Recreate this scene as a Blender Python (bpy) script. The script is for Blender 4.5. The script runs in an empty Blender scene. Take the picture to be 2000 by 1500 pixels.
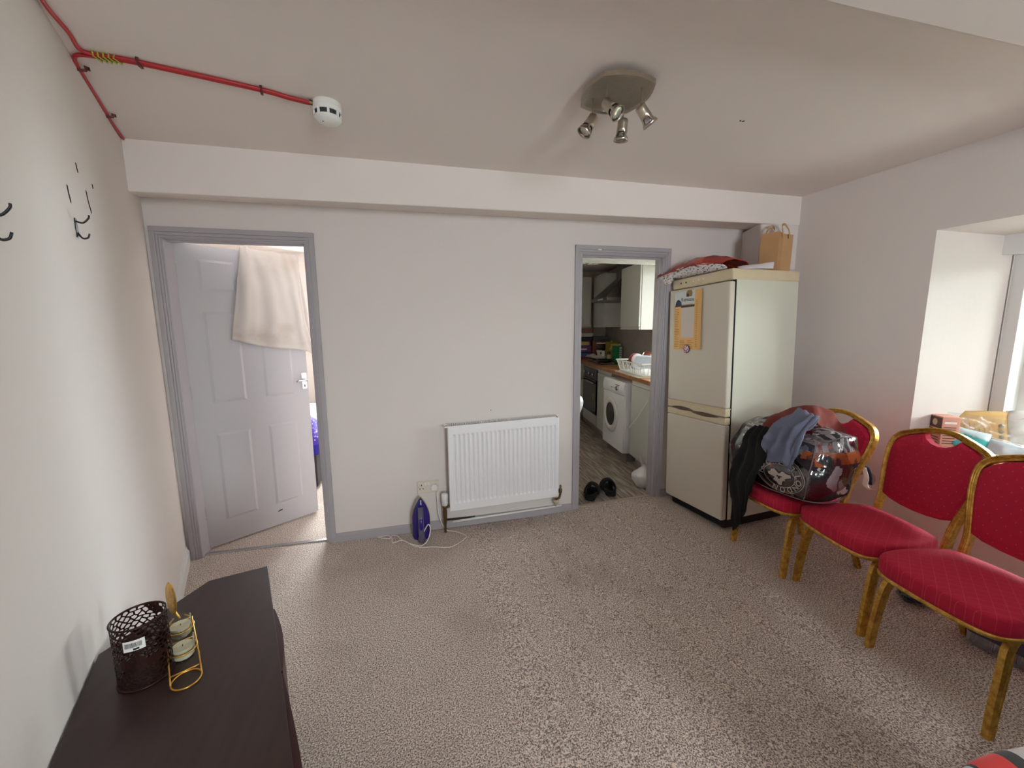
import bpy, bmesh, math, random
from mathutils import Vector, Matrix, noise
random.seed(7)
PI = math.pi
D2R = math.radians
scn = bpy.context.scene
COL = scn.collection

# ---------------------------------------------------------------- camera
yaw, pit, roll = 0.23470273, -0.14103151, -0.00760815
fw = Vector((math.sin(yaw)*math.cos(pit), math.cos(yaw)*math.cos(pit), math.sin(pit)))
rt = Vector((math.cos(yaw), -math.sin(yaw), 0))
up = rt.cross(fw)
r_ = math.cos(roll)*rt + math.sin(roll)*up
u_ = -math.sin(roll)*rt + math.cos(roll)*up
cam = bpy.data.cameras.new('camera'); co = bpy.data.objects.new('camera', cam); COL.objects.link(co)
cam.sensor_width = 36; cam.lens = 36*772/2000.0; cam.clip_start = 0.02
m = Matrix((( r_.x, u_.x, -fw.x), (r_.y, u_.y, -fw.y), (r_.z, u_.z, -fw.z))).to_4x4()
m.translation = Vector((0, 0, 1.45)); co.matrix_world = m
scn.camera = co

# ---------------------------------------------------------------- world and light
scn.view_settings.view_transform = 'Standard'; scn.view_settings.look = 'None'
scn.view_settings.exposure = 0.28; scn.view_settings.gamma = 1.0
scn.view_settings.use_curve_mapping = False
try:
    scn.cycles.use_denoising = True
    scn.cycles.diffuse_bounces = 7; scn.cycles.max_bounces = 12; scn.cycles.sample_clamp_indirect = 6
    scn.cycles.transparent_max_bounces = 12
except Exception: pass
SKY = 40.0
w = bpy.data.worlds.new('overcast_sky'); scn.world = w; w.use_nodes = True
wn = w.node_tree; bg = wn.nodes['Background']
bg.inputs[1].default_value = SKY
tc = wn.nodes.new('ShaderNodeTexCoord'); nz = wn.nodes.new('ShaderNodeTexNoise'); cr = wn.nodes.new('ShaderNodeValToRGB')
nz.inputs['Scale'].default_value = 1.6; nz.inputs['Detail'].default_value = 4
cr.color_ramp.elements[0].position = .3; cr.color_ramp.elements[0].color = (.88, .92, 1, 1)
cr.color_ramp.elements[1].position = .7; cr.color_ramp.elements[1].color = (.94, .97, 1, 1)
wn.links.new(tc.outputs['Generated'], nz.inputs['Vector']); wn.links.new(nz.outputs['Fac'], cr.inputs['Fac']); wn.links.new(cr.outputs['Color'], bg.inputs[0])

def portal(name, loc, direction, sx, sy):
    l = bpy.data.lights.new(name, 'AREA'); l.shape = 'RECTANGLE'; l.size = sx; l.size_y = sy
    l.cycles.is_portal = True
    o = bpy.data.objects.new(name, l); COL.objects.link(o); o.location = loc
    o.rotation_euler = Vector(direction).to_track_quat('-Z', 'Z').to_euler()
portal('window_portal', (3.34, .95, 1.33), (-1, 0, 0), 2.0, 1.5)
portal('kitchen_portal', (2.95, 3.38, 1.65), (-1, .1, 0), 1.1, 1.2)
portal('fill_window_portal', (1.0, -2.53, 1.45), (0, 1, 0), .9, 1.3)  # serves the rear window added for fill light
portal('bedroom_portal', (-.62, 5.72, 1.55), (0, -1, 0), 1.0, 1.5)

# ---------------------------------------------------------------- materials
def lin(c):
    return tuple((x/12.92 if x <= .04045 else ((x+.055)/1.055)**2.4) for x in [v/255 for v in c])
MATS = {}
class NT:
    def __init__(s, name):
        s.m = bpy.data.materials.new(name); s.m.use_nodes = True; s.t = s.m.node_tree
        s.b = s.t.nodes['Principled BSDF']; MATS[name] = s.m
    def n(s, typ, ins=None, **kw):
        o = s.t.nodes.new('ShaderNode'+typ)
        for k, v in kw.items(): setattr(o, k, v)
        for k, v in (ins or {}).items():
            if isinstance(v, bpy.types.NodeSocket): s.t.links.new(v, o.inputs[k])
            else: o.inputs[k].default_value = v
        return o
    def math(s, op, a, b=0.0, c=0.0):
        return s.n('Math', {0: a, 1: b, 2: c}, operation=op).outputs[0]
    def mix(s, f, a, b):
        o = s.n('Mix', data_type='RGBA')
        for i, v in ((0, f), (6, a), (7, b)):
            if isinstance(v, bpy.types.NodeSocket): s.t.links.new(v, o.inputs[i])
            else: o.inputs[i].default_value = v if i == 0 else (*v, 1) if len(v) == 3 else v
        return o.outputs[2]
    def coord(s, which='Object'): return s.n('TexCoord').outputs[which]
    def noise(s, vec, scale, detail=2, rough=.5):
        return s.n('TexNoise', {'Vector': vec, 'Scale': scale, 'Detail': detail, 'Roughness': rough}).outputs['Fac']
    def map(s, vec, scale=(1, 1, 1), rot=(0, 0, 0)):
        return s.n('Mapping', {'Vector': vec, 'Scale': scale, 'Rotation': rot}).outputs[0]
    def ramp(s, f, stops):
        r = s.n('ValToRGB', {'Fac': f}); e = r.color_ramp.elements
        while len(e) < len(stops): e.new(.5)
        for q, (p, c) in zip(e, stops): q.position = p; q.color = (*c, 1) if len(c) == 3 else c
        return r.outputs[0]
    def bump(s, h, strength=.3, dist=.002):
        b = s.n('Bump', {'Height': h, 'Strength': strength, 'Distance': dist}); s.t.links.new(b.outputs[0], s.b.inputs['Normal'])
    def set(s, col=None, rough=None, metal=None, **kw):
        d = {'Base Color': col, 'Roughness': rough, 'Metallic': metal}
        d.update(kw)
        for k, v in d.items():
            if v is None: continue
            if isinstance(v, bpy.types.NodeSocket): s.t.links.new(v, s.b.inputs[k])
            elif isinstance(v, tuple) and len(v) == 3: s.b.inputs[k].default_value = (*v, 1)
            else: s.b.inputs[k].default_value = v
        return s.m
def mat(name, rgb, rough=.6, metal=0, vary=.06, vs=6, bs=0, bstr=.2, bd=.001, **kw):
    if name in MATS: return MATS[name]
    t = NT(name); c = lin(rgb); co_ = t.coord()
    f = t.noise(co_, vs, 3)
    a = tuple(max(0, x*(1-vary)) for x in c); b = tuple(min(1, x*(1+vary)) for x in c)
    t.set(t.mix(f, a, b), rough, metal, **kw)
    if bs: t.bump(t.noise(co_, bs, 3), bstr, bd)
    return t.m

M = {}
M['wall'] = mat('wall_paint', (219, 211, 207), .85, vary=.02, vs=1.5, bs=38, bstr=.25, bd=.003)
M['ceiling'] = mat('ceiling_paint', (228, 219, 214), .9, vary=.02, vs=1.2, bs=30, bstr=.2, bd=.003)
M['grey_gloss'] = mat('grey_gloss_paint', (168, 163, 167), .42, vary=.03, vs=9)
M['white_gloss'] = mat('white_gloss_paint', (222, 222, 220), .4, vary=.02, bs=30, bstr=.1)
M['plaster_dark'] = mat('crack_dark', (60, 48, 40), .9)
M['rad'] = mat('radiator_white', (232, 231, 232), .35, vary=.01)
M['plastic_white'] = mat('white_plastic', (228, 226, 222), .4, vary=.02)
M['plastic_cream'] = mat('aged_plastic', (214, 206, 190), .45, vary=.04)
M['black'] = mat('black_plastic', (18, 17, 18), .5, vary=.1)
M['dark'] = mat('dark_hole', (10, 9, 9), .9)
M['chrome'] = mat('chrome', (205, 205, 208), .18, 1, vary=.03)
M['brass_old'] = mat('tarnished_brass', (110, 86, 62), .5, .8, vary=.3, vs=40)
M['red_cable'] = mat('red_cable', (176, 36, 42), .45, vary=.1)
M['tape'] = mat('yellow_green_tape', (170, 172, 60), .5, vary=.2)
M['purple_cloth'] = None

# carpet
t = NT('carpet_pile'); c = t.coord()
f1 = t.noise(c, 185, 2, .6); f2 = t.noise(c, 1.6, 5, .6); f3 = t.noise(c, 95, 3)
c1 = t.mix(t.ramp(f1, [(.38, (0, 0, 0)), (.62, (1, 1, 1))]), lin((114, 100, 92)), lin((242, 227, 216)))
c2 = t.mix(t.math('MULTIPLY', t.ramp(f2, [(.48, (0, 0, 0)), (.72, (1, 1, 1))]), .32), c1, lin((104, 88, 78)))
c3 = t.mix(t.math('MULTIPLY', t.ramp(f3, [(.3, (1, 1, 1)), (.5, (0, 0, 0))]), .2), c2, lin((96, 82, 74)))
t.set(c3, .95); t.bump(t.math('ADD', f1, t.math('MULTIPLY', f3, .5)), .6, .004); M['carpet'] = t.m
# kitchen vinyl with pale streaks
t = NT('kitchen_vinyl'); c = t.coord()
f = t.noise(t.map(c, (60, 4, 1)), 1.0, 3, .6); g = t.noise(c, 3, 2)
cc = t.mix(t.ramp(f, [(.42, (0, 0, 0)), (.66, (1, 1, 1))]), lin((112, 98, 88)), lin((190, 178, 164)))
t.set(t.mix(t.math('MULTIPLY', g, .4), cc, lin((120, 106, 96))), .45); M['vinyl'] = t.m
# door skin with embossed grain
t = NT('grey_door_skin'); c = t.coord()
f = t.n('TexWave', {'Vector': t.map(c, (14, 14, 1.2)), 'Scale': 1.6, 'Distortion': 7, 'Detail': 3, 'Detail Scale': 1.4}).outputs['Fac']
t.set(lin((176, 173, 176)), .38); t.bump(f, .10, .0012); M['door'] = t.m
# metals and wood
t = NT('antique_gold'); c = t.coord(); f = t.noise(c, 45, 4, .7)
t.set(t.mix(t.ramp(f, [(.35, (0, 0, 0)), (.62, (1, 1, 1))]), lin((168, 124, 50)), lin((216, 172, 84))), .4, .7); t.bump(f, .25, .0008); M['gold'] = t.m
M['gold_bright'] = mat('bright_gold_wire', (222, 172, 80), .28, .9, vary=.15, vs=60)
M['nickel'] = mat('brushed_nickel', (184, 175, 160), .34, 1, vary=.12, vs=70)
t = NT('dark_wood_veneer'); c = t.coord(); f = t.noise(t.map(c, (38, 3.0, 3.0)), 1.0, 5, .6)
t.set(t.mix(f, lin((26, 16, 15)), lin((62, 40, 37))), .42); t.bump(f, .06, .001); M['darkwood'] = t.m
t = NT('butcher_block'); c = t.coord()
bk = t.n('TexBrick', {'Vector': t.map(c, (1, 1, 1), (0, 0, D2R(82))), 'Scale': 1.0, 'Mortar Size': .001, 'Brick Width': .32, 'Row Height': .04,
     'Color1': (*lin((176, 120, 74)), 1), 'Color2': (*lin((120, 74, 42)), 1), 'Mortar': (*lin((80, 48, 28)), 1)}).outputs['Color']
t.set(t.mix(t.math('MULTIPLY', t.noise(t.map(c, (40, 5, 5)), 1, 4), .5), bk, lin((150, 96, 56))), .35); M['worktop'] = t.m
# red banquet fabric: pale lozenge lines (seat) and dots (back)
def fabric(name, mode):
    t = NT(name); c = t.coord(); s = t.n('SeparateXYZ', {0: c})
    x = s.outputs[0]; y = s.outputs[1] if mode == 'seat' else s.outputs[2]
    P = .042
    a = t.math('PINGPONG', t.math('ADD', x, t.math('MULTIPLY', y, .8)), P/2); b = t.math('PINGPONG', t.math('SUBTRACT', x, t.math('MULTIPLY', y, .8)), P/2)
    if mode == 'seat':
        l = t.math('LESS_THAN', t.math('MINIMUM', a, b), .0011); k = .16
    else:
        l = t.math('MULTIPLY', t.math('LESS_THAN', a, .0028), t.math('LESS_THAN', b, .0028)); k = .22
    g = t.noise(c, 420, 2)
    base = t.mix(g, lin((150, 4, 38)), lin((200, 14, 60)))
    t.set(t.mix(t.math('MULTIPLY', l, k), base, lin((232, 120, 120))), .85, **{'Sheen Weight': .12, 'Sheen Roughness': .5, 'Sheen Tint': (1, .2, .35)})
    t.bump(g, .25, .0008); return t.m
M['seat_red'] = fabric('red_seat_fabric', 'seat'); M['back_red'] = fabric('red_back_fabric', 'back')
# fabrics
def cloth_mat(name, rgb, scale=260, rough=.9, vary=.14, bstr=.3):
    t = NT(name); c = t.coord(); f = t.noise(c, scale, 3); g = t.noise(c, 7, 3); a = lin(rgb)
    t.set(t.mix(t.math('MULTIPLY', t.math('ADD', f, g), .5), tuple(v*(1-vary) for v in a), tuple(min(1, v*(1+vary)) for v in a)), rough, **{'Sheen Weight': .03})
    t.bump(f, bstr, .0012); return t.m
M['rust'] = cloth_mat('rust_jersey', (108, 34, 26)); M['bluegrey'] = cloth_mat('blue_grey_jersey', (112, 118, 142)); M['blackcloth'] = cloth_mat('black_jersey', (5, 5, 6))
M['slipper'] = cloth_mat('black_plush', (10, 9, 10))
# towel with stains
t = NT('stained_towel'); c = t.coord(); s = t.n('SeparateXYZ', {0: c}); f = t.noise(c, 5.5, 3)
z = s.outputs[2]
band = t.math('MULTIPLY', t.math('SMOOTH_MIN', t.math('GREATER_THAN', z, -99), 1, 0), 1)
low = t.ramp(t.math('ABSOLUTE', t.math('SUBTRACT', z, 1.415)), [(0, (1, 1, 1)), (.09, (0, 0, 0))])
top = t.ramp(t.math('ABSOLUTE', t.math('SUBTRACT', z, 1.93)), [(0, (.5, .5, .5)), (.16, (0, 0, 0))])
mask = t.math('MULTIPLY', t.math('ADD', low, top), t.ramp(f, [(.40, (0, 0, 0)), (.66, (1, 1, 1))]))
t.set(t.mix(t.math('MULTIPLY', mask, .65), lin((198, 190, 184)), lin((142, 116, 92))), .95); t.bump(t.noise(c, 380, 2), .5, .002); M['towel'] = t.m

def film(name, tint=(1, 1, 1), alpha=.2, rough=.12, bs=14, bstr=.6):
    t = NT(name); t.t.nodes.remove(t.b)
    out = t.t.nodes['Material Output']
    tr = t.n('BsdfTransparent', {'Color': (*tint, 1)}); gl = t.n('BsdfGlossy', {'Color': (1, 1, 1, 1), 'Roughness': rough})
    if bs:
        b = t.n('Bump', {'Height': t.noise(t.map(t.coord(), (1, 1, .35)), bs, 3), 'Strength': bstr, 'Distance': .02}); t.t.links.new(b.outputs[0], gl.inputs['Normal'])
    fr = t.n('LayerWeight', {'Blend': alpha})
    mx = t.n('MixShader', {0: t.math('ADD', t.math('MULTIPLY', fr.outputs['Fresnel'], .9), alpha*.35), 1: tr.outputs[0], 2: gl.outputs[0]})
    t.t.links.new(mx.outputs[0], out.inputs['Surface']); return t.m
M['pane'] = film('window_pane', (.97, 1, .99), .12, .02, bs=0)
M['film'] = film('clear_vinyl', (.94, .94, .96), .28, .14)
M['cupglass'] = film('votive_glass', (.86, .88, .88), .14, .05, bs=0)

# ---------------------------------------------------------------- helpers
class MB:
    def __init__(s): s.b = bmesh.new()
    def quad_grid(s, rows, closed_u=False, closed_v=False):
        vs = [[s.b.verts.new(p) for p in r] for r in rows]
        R, Cn = len(vs), len(vs[0])
        for i in range(R if closed_v else R-1):
            for j in range(Cn if closed_u else Cn-1):
                a, b, c, d = vs[i][j], vs[i][(j+1) % Cn], vs[(i+1) % R][(j+1) % Cn], vs[(i+1) % R][j]
                if len({a, b, c, d}) == 4:
                    try: s.b.faces.new((a, b, c, d))
                    except ValueError: pass
        return vs
    def box(s, lo, hi, mt=None):
        x0, y0, z0 = lo; x1, y1, z1 = hi
        P = [(x0, y0, z0), (x1, y0, z0), (x1, y1, z0), (x0, y1, z0), (x0, y0, z1), (x1, y0, z1), (x1, y1, z1), (x0, y1, z1)]
        v = [s.b.verts.new(mt @ Vector(p) if mt else p) for p in P]
        for f in ((0, 3, 2, 1), (4, 5, 6, 7), (0, 1, 5, 4), (1, 2, 6, 5), (2, 3, 7, 6), (3, 0, 4, 7)): s.b.faces.new([v[i] for i in f])
        return s
    def hexa(s, P):
        v = [s.b.verts.new(p) for p in P]
        for f in ((0, 3, 2, 1), (4, 5, 6, 7), (0, 1, 5, 4), (1, 2, 6, 5), (2, 3, 7, 6), (3, 0, 4, 7)): s.b.faces.new([v[i] for i in f])
        return s
    def prism(s, poly, z0, z1, mt=None):
        f = (lambda p: mt @ Vector(p)) if mt else (lambda p: p)
        a = [s.b.verts.new(f((x, y, z0))) for x, y in poly]; b = [s.b.verts.new(f((x, y, z1))) for x, y in poly]
        n = len(poly); s.b.faces.new(a[::-1]); s.b.faces.new(b)
        for i in range(n): s.b.faces.new((a[i], a[(i+1) % n], b[(i+1) % n], b[i]))
        return s
    def lathe(s, prof, seg=24, mt=None, close=True):
        rows = []
        for r, z in prof:
            rows.append([(lambda v: mt @ v if mt else v)(Vector((r*math.cos(2*PI*k/seg), r*math.sin(2*PI*k/seg), z))) for k in range(seg)])
        vs = s.quad_grid(rows, closed_u=True)
        if close:
            for ring in (vs[0][::-1], vs[-1]):
                try: s.b.faces.new(ring)
                except ValueError: pass
        return s
    def tube(s, pts, r, seg=8, closed=False, prof=None, upv=None):
        pts = [Vector(p) for p in pts]; n = len(pts); rows = []
        prof = prof or [(math.cos(2*PI*k/seg), math.sin(2*PI*k/seg)) for k in range(seg)]
        prev = None
        for i, p in enumerate(pts):
            a = pts[(i-1) % n] if (closed or i) else p; b = pts[(i+1) % n] if (closed or i < n-1) else p
            tn = (b-a).normalized()
            if upv is not None: nn = Vector(upv) - tn*tn.dot(Vector(upv))
            elif prev is None: nn = tn.orthogonal()
            else: nn = prev - tn*tn.dot(prev)
            if nn.length < 1e-6: nn = tn.orthogonal()
            nn.normalize(); prev = nn; bb = tn.cross(nn)
            rr = r[i] if isinstance(r, (list, tuple)) else r
            rows.append([p + (nn*q[0] + bb*q[1])*rr for q in prof])
        vs = s.quad_grid(rows, closed_u=True, closed_v=closed)
        if not closed:
            try: s.b.faces.new(vs[0][::-1]); s.b.faces.new(vs[-1])
            except ValueError: pass
        return s
    def build(s, name, m, parent=None, smooth=False, bevel=0, solid=0, sub=0, off=0):
        bmesh.ops.recalc_face_normals(s.b, faces=s.b.faces)
        me = bpy.data.meshes.new(name); s.b.to_mesh(me); s.b.free()
        if m: me.materials.append(m if not isinstance(m, str) else M[m])
        if smooth:
            for p in me.polygons: p.use_smooth = True
        o = bpy.data.objects.new(name, me); COL.objects.link(o)
        if parent: o.parent = parent
        if solid:
            d = o.modifiers.new('s', 'SOLIDIFY'); d.thickness = solid; d.offset = off
        if bevel:
            d = o.modifiers.new('b', 'BEVEL'); d.width = bevel; d.segments = 2; d.limit_method = 'ANGLE'; d.angle_limit = D2R(40)
        if sub:
            d = o.modifiers.new('u', 'SUBSURF'); d.levels = sub; d.render_levels = sub
        return o
def tag(o, label=None, cat=None, group=None, kind=None):
    if label: o['label'] = label
    if cat: o['category'] = cat
    if group: o['group'] = group
    if kind: o['kind'] = kind
    return o
def thing(name, loc, label, cat, group=None, rz=0, rot=None):
    o = bpy.data.objects.new(name, None); o.empty_display_size = .05; COL.objects.link(o)
    o.location = loc; o.rotation_euler = rot or (0, 0, rz)
    return tag(o, label, cat, group)
def root(name, loc=(0, 0, 0), rz=0):
    o = bpy.data.objects.new(name, None); COL.objects.link(o); o.location = loc; o.rotation_euler = (0, 0, rz); o['kind'] = 'structure'; return o
def struct(o): o['kind'] = 'structure'; return o
def copy_tree(o, parent=None):
    c = o.copy(); COL.objects.link(c); c.parent = parent
    for ch in list(o.children): copy_tree(ch, c)
    return c
def spline(pts, n, closed=False):
    """Catmull-Rom through pts, n samples per span"""
    P = [Vector(p) for p in pts]; out = []; N = len(P)
    g = (lambda i: P[i % N]) if closed else (lambda i: P[max(0, min(N-1, i))])
    for i in range(N if closed else N-1):
        a, b, c, d = g(i-1), g(i), g(i+1), g(i+2)
        for k in range(n):
            t_ = k/n
            out.append(.5*((2*b) + (c-a)*t_ + (2*a-5*b+4*c-d)*t_*t_ + (3*b-a-3*c+d)*t_**3))
    if not closed: out.append(P[-1])
    return out
def cloth(ctrl, n=6, amp=.006, freq=9, thick=.004, seed=0, pleat=0, pk=5):
    """bicubic sheet through a grid of control points with folds"""
    rows = [spline(r, n) for r in ctrl]
    cols = [spline([r[j] for r in rows], n) for j in range(len(rows[0]))]
    R = [[cols[j][i] for j in range(len(cols))] for i in range(len(cols[0]))]
    out = []
    for i, r in enumerate(R):
        q = []
        for j, p in enumerate(r):
            a = R[min(i+1, len(R)-1)][j]-R[max(i-1, 0)][j]; b = R[i][min(j+1, len(r)-1)]-R[i][max(j-1, 0)]
            nn = a.cross(b)
            if nn.length > 1e-9: nn.normalize()
            q.append(p + nn*pleat*math.sin(pk*2*PI*j/len(r)+2.5*noise.noise(p*5)+i*.08)*min(1, i/4+.3) + nn*amp*(noise.noise(p*freq+Vector((seed*3.1, 0, seed)))*1.6 + .4*noise.noise(p*freq*3)))
        out.append(q)
    b = MB(); b.quad_grid(out); return b
def text(s, size, mt, m, parent, name='lettering', ext=.0006, align='CENTER', bold=0):
    cu = bpy.data.curves.new(name, 'FONT'); cu.body = s; cu.size = size; cu.extrude = ext; cu.align_x = align; cu.align_y = 'CENTER'; cu.offset = bold
    cu.resolution_u = 3
    cu.materials.append(M[m]); o = bpy.data.objects.new(name, cu); COL.objects.link(o)
    dg = bpy.context.evaluated_depsgraph_get(); dg.update()
    me = bpy.data.meshes.new_from_object(o.evaluated_get(dg)); me.name = name; bpy.data.objects.remove(o); me.materials.clear(); me.materials.append(M[m])
    o = bpy.data.objects.new(name, me); COL.objects.link(o)
    o.parent = parent; o.matrix_local = mt; return o
def frame(o, x, y):
    """4x4 whose X,Y axes are x,y and origin o"""
    x = Vector(x).normalized(); y = Vector(y); y = (y - x*x.dot(y)).normalized(); z_ = x.cross(y)
    mm = Matrix((x, y, z_)).transposed().to_4x4(); mm.translation = Vector(o); return mm
def zf(x): 
    t_ = max(0, min(1, (x-.2)/1.8)); return .055*t_*t_*(3-2*t_)

# ================================================================ ROOM SHELL
YB = 2.762; ZC = 2.375
def floor_grid(x0, x1, y0, y1, name, m, n=24, top=0.0):
    b = MB()
    R = [[(x0+(x1-x0)*j/n, y, zf(x0+(x1-x0)*j/n)+top) for j in range(n+1)] for y in (y0, y1)]
    b.quad_grid(R)
    R2 = [[(p[0], p[1], -.12) for p in r] for r in R]
    b.quad_grid(R2)
    b.quad_grid([R[0], R2[0]]); b.quad_grid([R[1], R2[1]])
    for j in (0, -1): b.quad_grid([[R[0][j], R[1][j]], [R2[0][j], R2[1][j]]])
    return struct(b.build(name, m))
floor_grid(-1.6, 3.9, -2.7, 2.80, 'floor', 'carpet')
floor_grid(-3.0, 1.03, 2.80, 6.0, 'bedroom_floor', 'carpet')
floor_grid(1.03, 3.9, 2.80, 6.4, 'kitchen_floor', 'vinyl')

# back wall with the two openings, joined pieces of one wall
D1 = (-1.40, -.645); D2 = (1.186, 1.86); HH = 1.98; WT = .10
b = MB()
b.box((-1.62, YB, -.05), (D1[0], YB+WT, 2.5)); b.box((D1[0], YB, HH), (D1[1], YB+WT, 2.5))
b.box((D1[1], YB, -.05), (D2[0], YB+WT, 2.5)); b.box((D2[0], YB, HH), (D2[1], YB+WT, 2.5)); b.box((D2[1], YB, -.05), (2.70, YB+WT, 2.5))
struct(b.build('wall_back', 'wall'))
# left wall
def lw(y): return -1.474 + .385*(YB-y)
b = MB(); b.prism([(lw(2.80), 2.80), (lw(.42), .42), (lw(.42)-.25, .42), (lw(2.80)-.25, 2.80)], -.05, 2.5)
b.prism([(lw(.42), .4205), (lw(.42), -2.6), (lw(.42)-.25, -2.6), (lw(.42)-.25, .4205)], -.05, 2.5)
struct(b.build('wall_left', 'wall'))
# right wall in its own frame: s toward the camera, t outward
RO = Vector((2.757, 2.447, 0)); RS = Vector((.0809, -.9967, 0)); RT = Vector((.9967, .0809, 0))
def rw(s, t, z): return RO + RS*s + RT*t + Vector((0, 0, z))
RM = Matrix((( RS.x, RT.x, 0, RO.x), (RS.y, RT.y, 0, RO.y), (0, 0, 1, 0), (0, 0, 0, 1)))
S0, S1, ZS, ZH, TH = .78, 2.0, .70, 1.968, .60
so = math.tan(D2R(20))*.60
b = MB()
b.prism([(-.02, 0), (S0, 0), (S0+so, TH), (-.35, TH)], -.05, 2.5, RM)
b.prism([(S1, 0), (5.2, 0), (5.2, TH), (S1-so, TH)], -.05, 2.5, RM)
b.prism([(S0-.001, 0), (S1+.001, 0), (S1-so, TH), (S0+so, TH)], -.05, ZS-.03, RM)
b.hexa([tuple(rw(s, t_, z)) for s, t_, z in ((S0, 0, ZH), (S1, 0, ZH), (S1-so, TH, ZH-.06), (S0+so, TH, ZH-.06), (S0, 0, 2.5), (S1, 0, 2.5), (S1-so, TH, 2.5), (S0+so, TH, 2.5))])
struct(b.build('wall_right', 'wall'))
# pier beside the fridge, under the beam
b = MB(); b.prism([(2.57, 2.80), (2.445, 2.480), (2.475, 2.458), (2.80, 2.456), (3.05, 2.456), (3.05, 2.80)], 1.86, 2.19); b.prism([(2.60, 2.80), (2.60, 2.459), (3.05, 2.457), (3.05, 2.80)], -.05, 1.861)
struct(b.build('wall_pier', 'wall', bevel=.012))
# wall behind the camera; its window opening is added for fill light
b = MB()
b.box((-.9, -2.62, -.05), (.60, -2.42, 2.5)); b.box((1.40, -2.62, -.05), (3.6, -2.42, 2.5)); b.box((.60, -2.62, -.05), (1.40, -2.42, .9)); b.box((.60, -2.62, 2.0), (1.40, -2.42, 2.5))
struct(b.build('wall_rear', 'wall'))
struct(MB().box((-2.2, -2.7, ZC), (3.9, 2.9, ZC+.15)).build('ceiling', 'ceiling'))
# boxed beam along the back wall
b = MB(); b.hexa([(-1.62, 2.45, 2.130), (2.80, 2.45, 2.176), (2.80, 2.80, 2.218), (-1.62, 2.80, 2.20), (-1.62, 2.45, 2.40), (2.80, 2.45, 2.40), (2.80, 2.80, 2.40), (-1.62, 2.80, 2.40)])
struct(b.build('ceiling_beam', 'ceiling', bevel=.008))
b = MB(); b.box((-.62, .50, 2.25), (3.3, .898, 2.40)); struct(b.build('ceiling_beam', 'ceiling', bevel=.006))

# skirting boards
def skirting(name, p0, p1, z0, z1, h, m, th=.016):
    p0, p1 = Vector((*p0, 0)), Vector((*p1, 0)); d = (p1-p0); L = d.length; d.normalize(); nn = Vector((d.y, -d.x, 0))
    b = MB(); N = 8; R = []
    prof = [(0, 0), (th, 0), (th, h*.72), (th*.55, h*.84), (th*.45, h), (0, h)]
    for k in range(N+1):
        p = p0+d*(L*k/N); zz = z0+(z1-z0)*k/N
        R.append([p + nn*a + Vector((0, 0, zz+c_)) for a, c_ in prof])
    vs = b.quad_grid(R, closed_u=True); b.b.faces.new(vs[0][::-1]); b.b.faces.new(vs[-1])
    return struct(b.build(name, m))
skirting('baseboard_back', (-.593, YB+.001), (1.135, YB+.001), -.002, .018, .062, 'grey_gloss')
skirting('baseboard_back', (1.914, YB+.001), (2.56, YB+.001), .05, .055, .062, 'grey_gloss')
skirting('baseboard_left', (lw(.6)-.001, .6), (lw(2.74)-.001, 2.74), -.003, -.003, .10, 'white_gloss')
a_, b_ = rw(-.0, 0, 0), rw(4.8, 0, 0)
skirting('baseboard_right', (a_.x+.001, a_.y), (b_.x+.001, b_.y), .052, .052, .08, 'grey_gloss')

# door frames: architraves (each a part) and jamb lining
def architrave(x0, x1, z0, z1, side, par):
    """flat bar with two steps, thicker at the outer edge"""
    b = MB(); y = YB
    if side == 'head':
        b.box((x0, y-.018, z0+.030), (x1, y+.001, z1)); b.box((x0+.02, y-.013, z0+.012), (x1-.02, y+.001, z0+.030)); b.box((x0+.03, y-.009, z0), (x1-.03, y+.001, z0+.012))
    else:
        w_ = x1-x0
        o_, i_ = (x0, x1) if side == 'L' else (x1, x0); sg = 1 if side == 'L' else -1
        e = sorted((o_, o_+sg*w_*.55)); b.box((e[0], y-.0165, z0), (e[1], y+.001, z1-.006))
        e = sorted((o_+sg*w_*.55, o_+sg*w_*.8)); b.box((e[0], y-.012, z0), (e[1], y+.001, z1-.026))
        e = sorted((o_+sg*w_*.8, i_)); b.box((e[0], y-.008, z0), (e[1], y+.001, z1-.045))
    return b.build('architrave', 'grey_gloss', par, bevel=.003)
def doorframe(r, X, zb):
    architrave(X[0]-.052, X[0]-.002, zb, HH+.057, 'L', r); architrave(X[1]-.0, X[1]+.053, zb, HH+.057, 'R', r)
    architrave(X[0]-.052, X[1]+.053, HH-.002, HH+.057, 'head', r)
    b = MB(); b.box((X[0]-.02, YB-.002, zb), (X[0]+.008, YB+WT+.002, HH+.01)); b.box((X[1]-.008, YB-.002, zb), (X[1]+.02, YB+WT+.002, HH+.01)); b.box((X[0], YB-.002, HH-.008), (X[1], YB+WT+.002, HH+.02))
    b.build('jamb', 'grey_gloss', r, bevel=.002)
    b = MB(); b.box((X[0]-.0, YB+.03, zb), (X[0]+.018, YB+.06, HH)) if X[0] > 0 else None
    b.box((X[1]-.018, YB+.03, zb), (X[1]+.001, YB+.06, HH)); b.box((X[0], YB+.03, HH-.018), (X[1], YB+.06, HH))
    b.build('door_stop', 'grey_gloss', r, bevel=.002)
d1 = root('door_1'); doorframe(d1, D1, -.01)
d2 = root('door_2'); doorframe(d2, D2, .01)
MB().box((D1[0], YB+.025, -.01), (D1[1], YB+.055, .008)).build('threshold_strip', 'chrome', d1, bevel=.003)
b = MB(); b.hexa([(D2[0], YB+.010, -.01), (D2[1], YB+.010, -.01), (D2[1], YB+.04, -.01), (D2[0], YB+.04, -.01), (D2[0], YB+.010, zf(D2[0])+.006), (D2[1], YB+.010, zf(D2[1])+.006), (D2[1], YB+.04, zf(D2[1])+.006), (D2[0], YB+.04, zf(D2[0])+.006)])
b.build('threshold_strip', mat('worn_strip', (176, 160, 146), .5), d2, bevel=.002)
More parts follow.
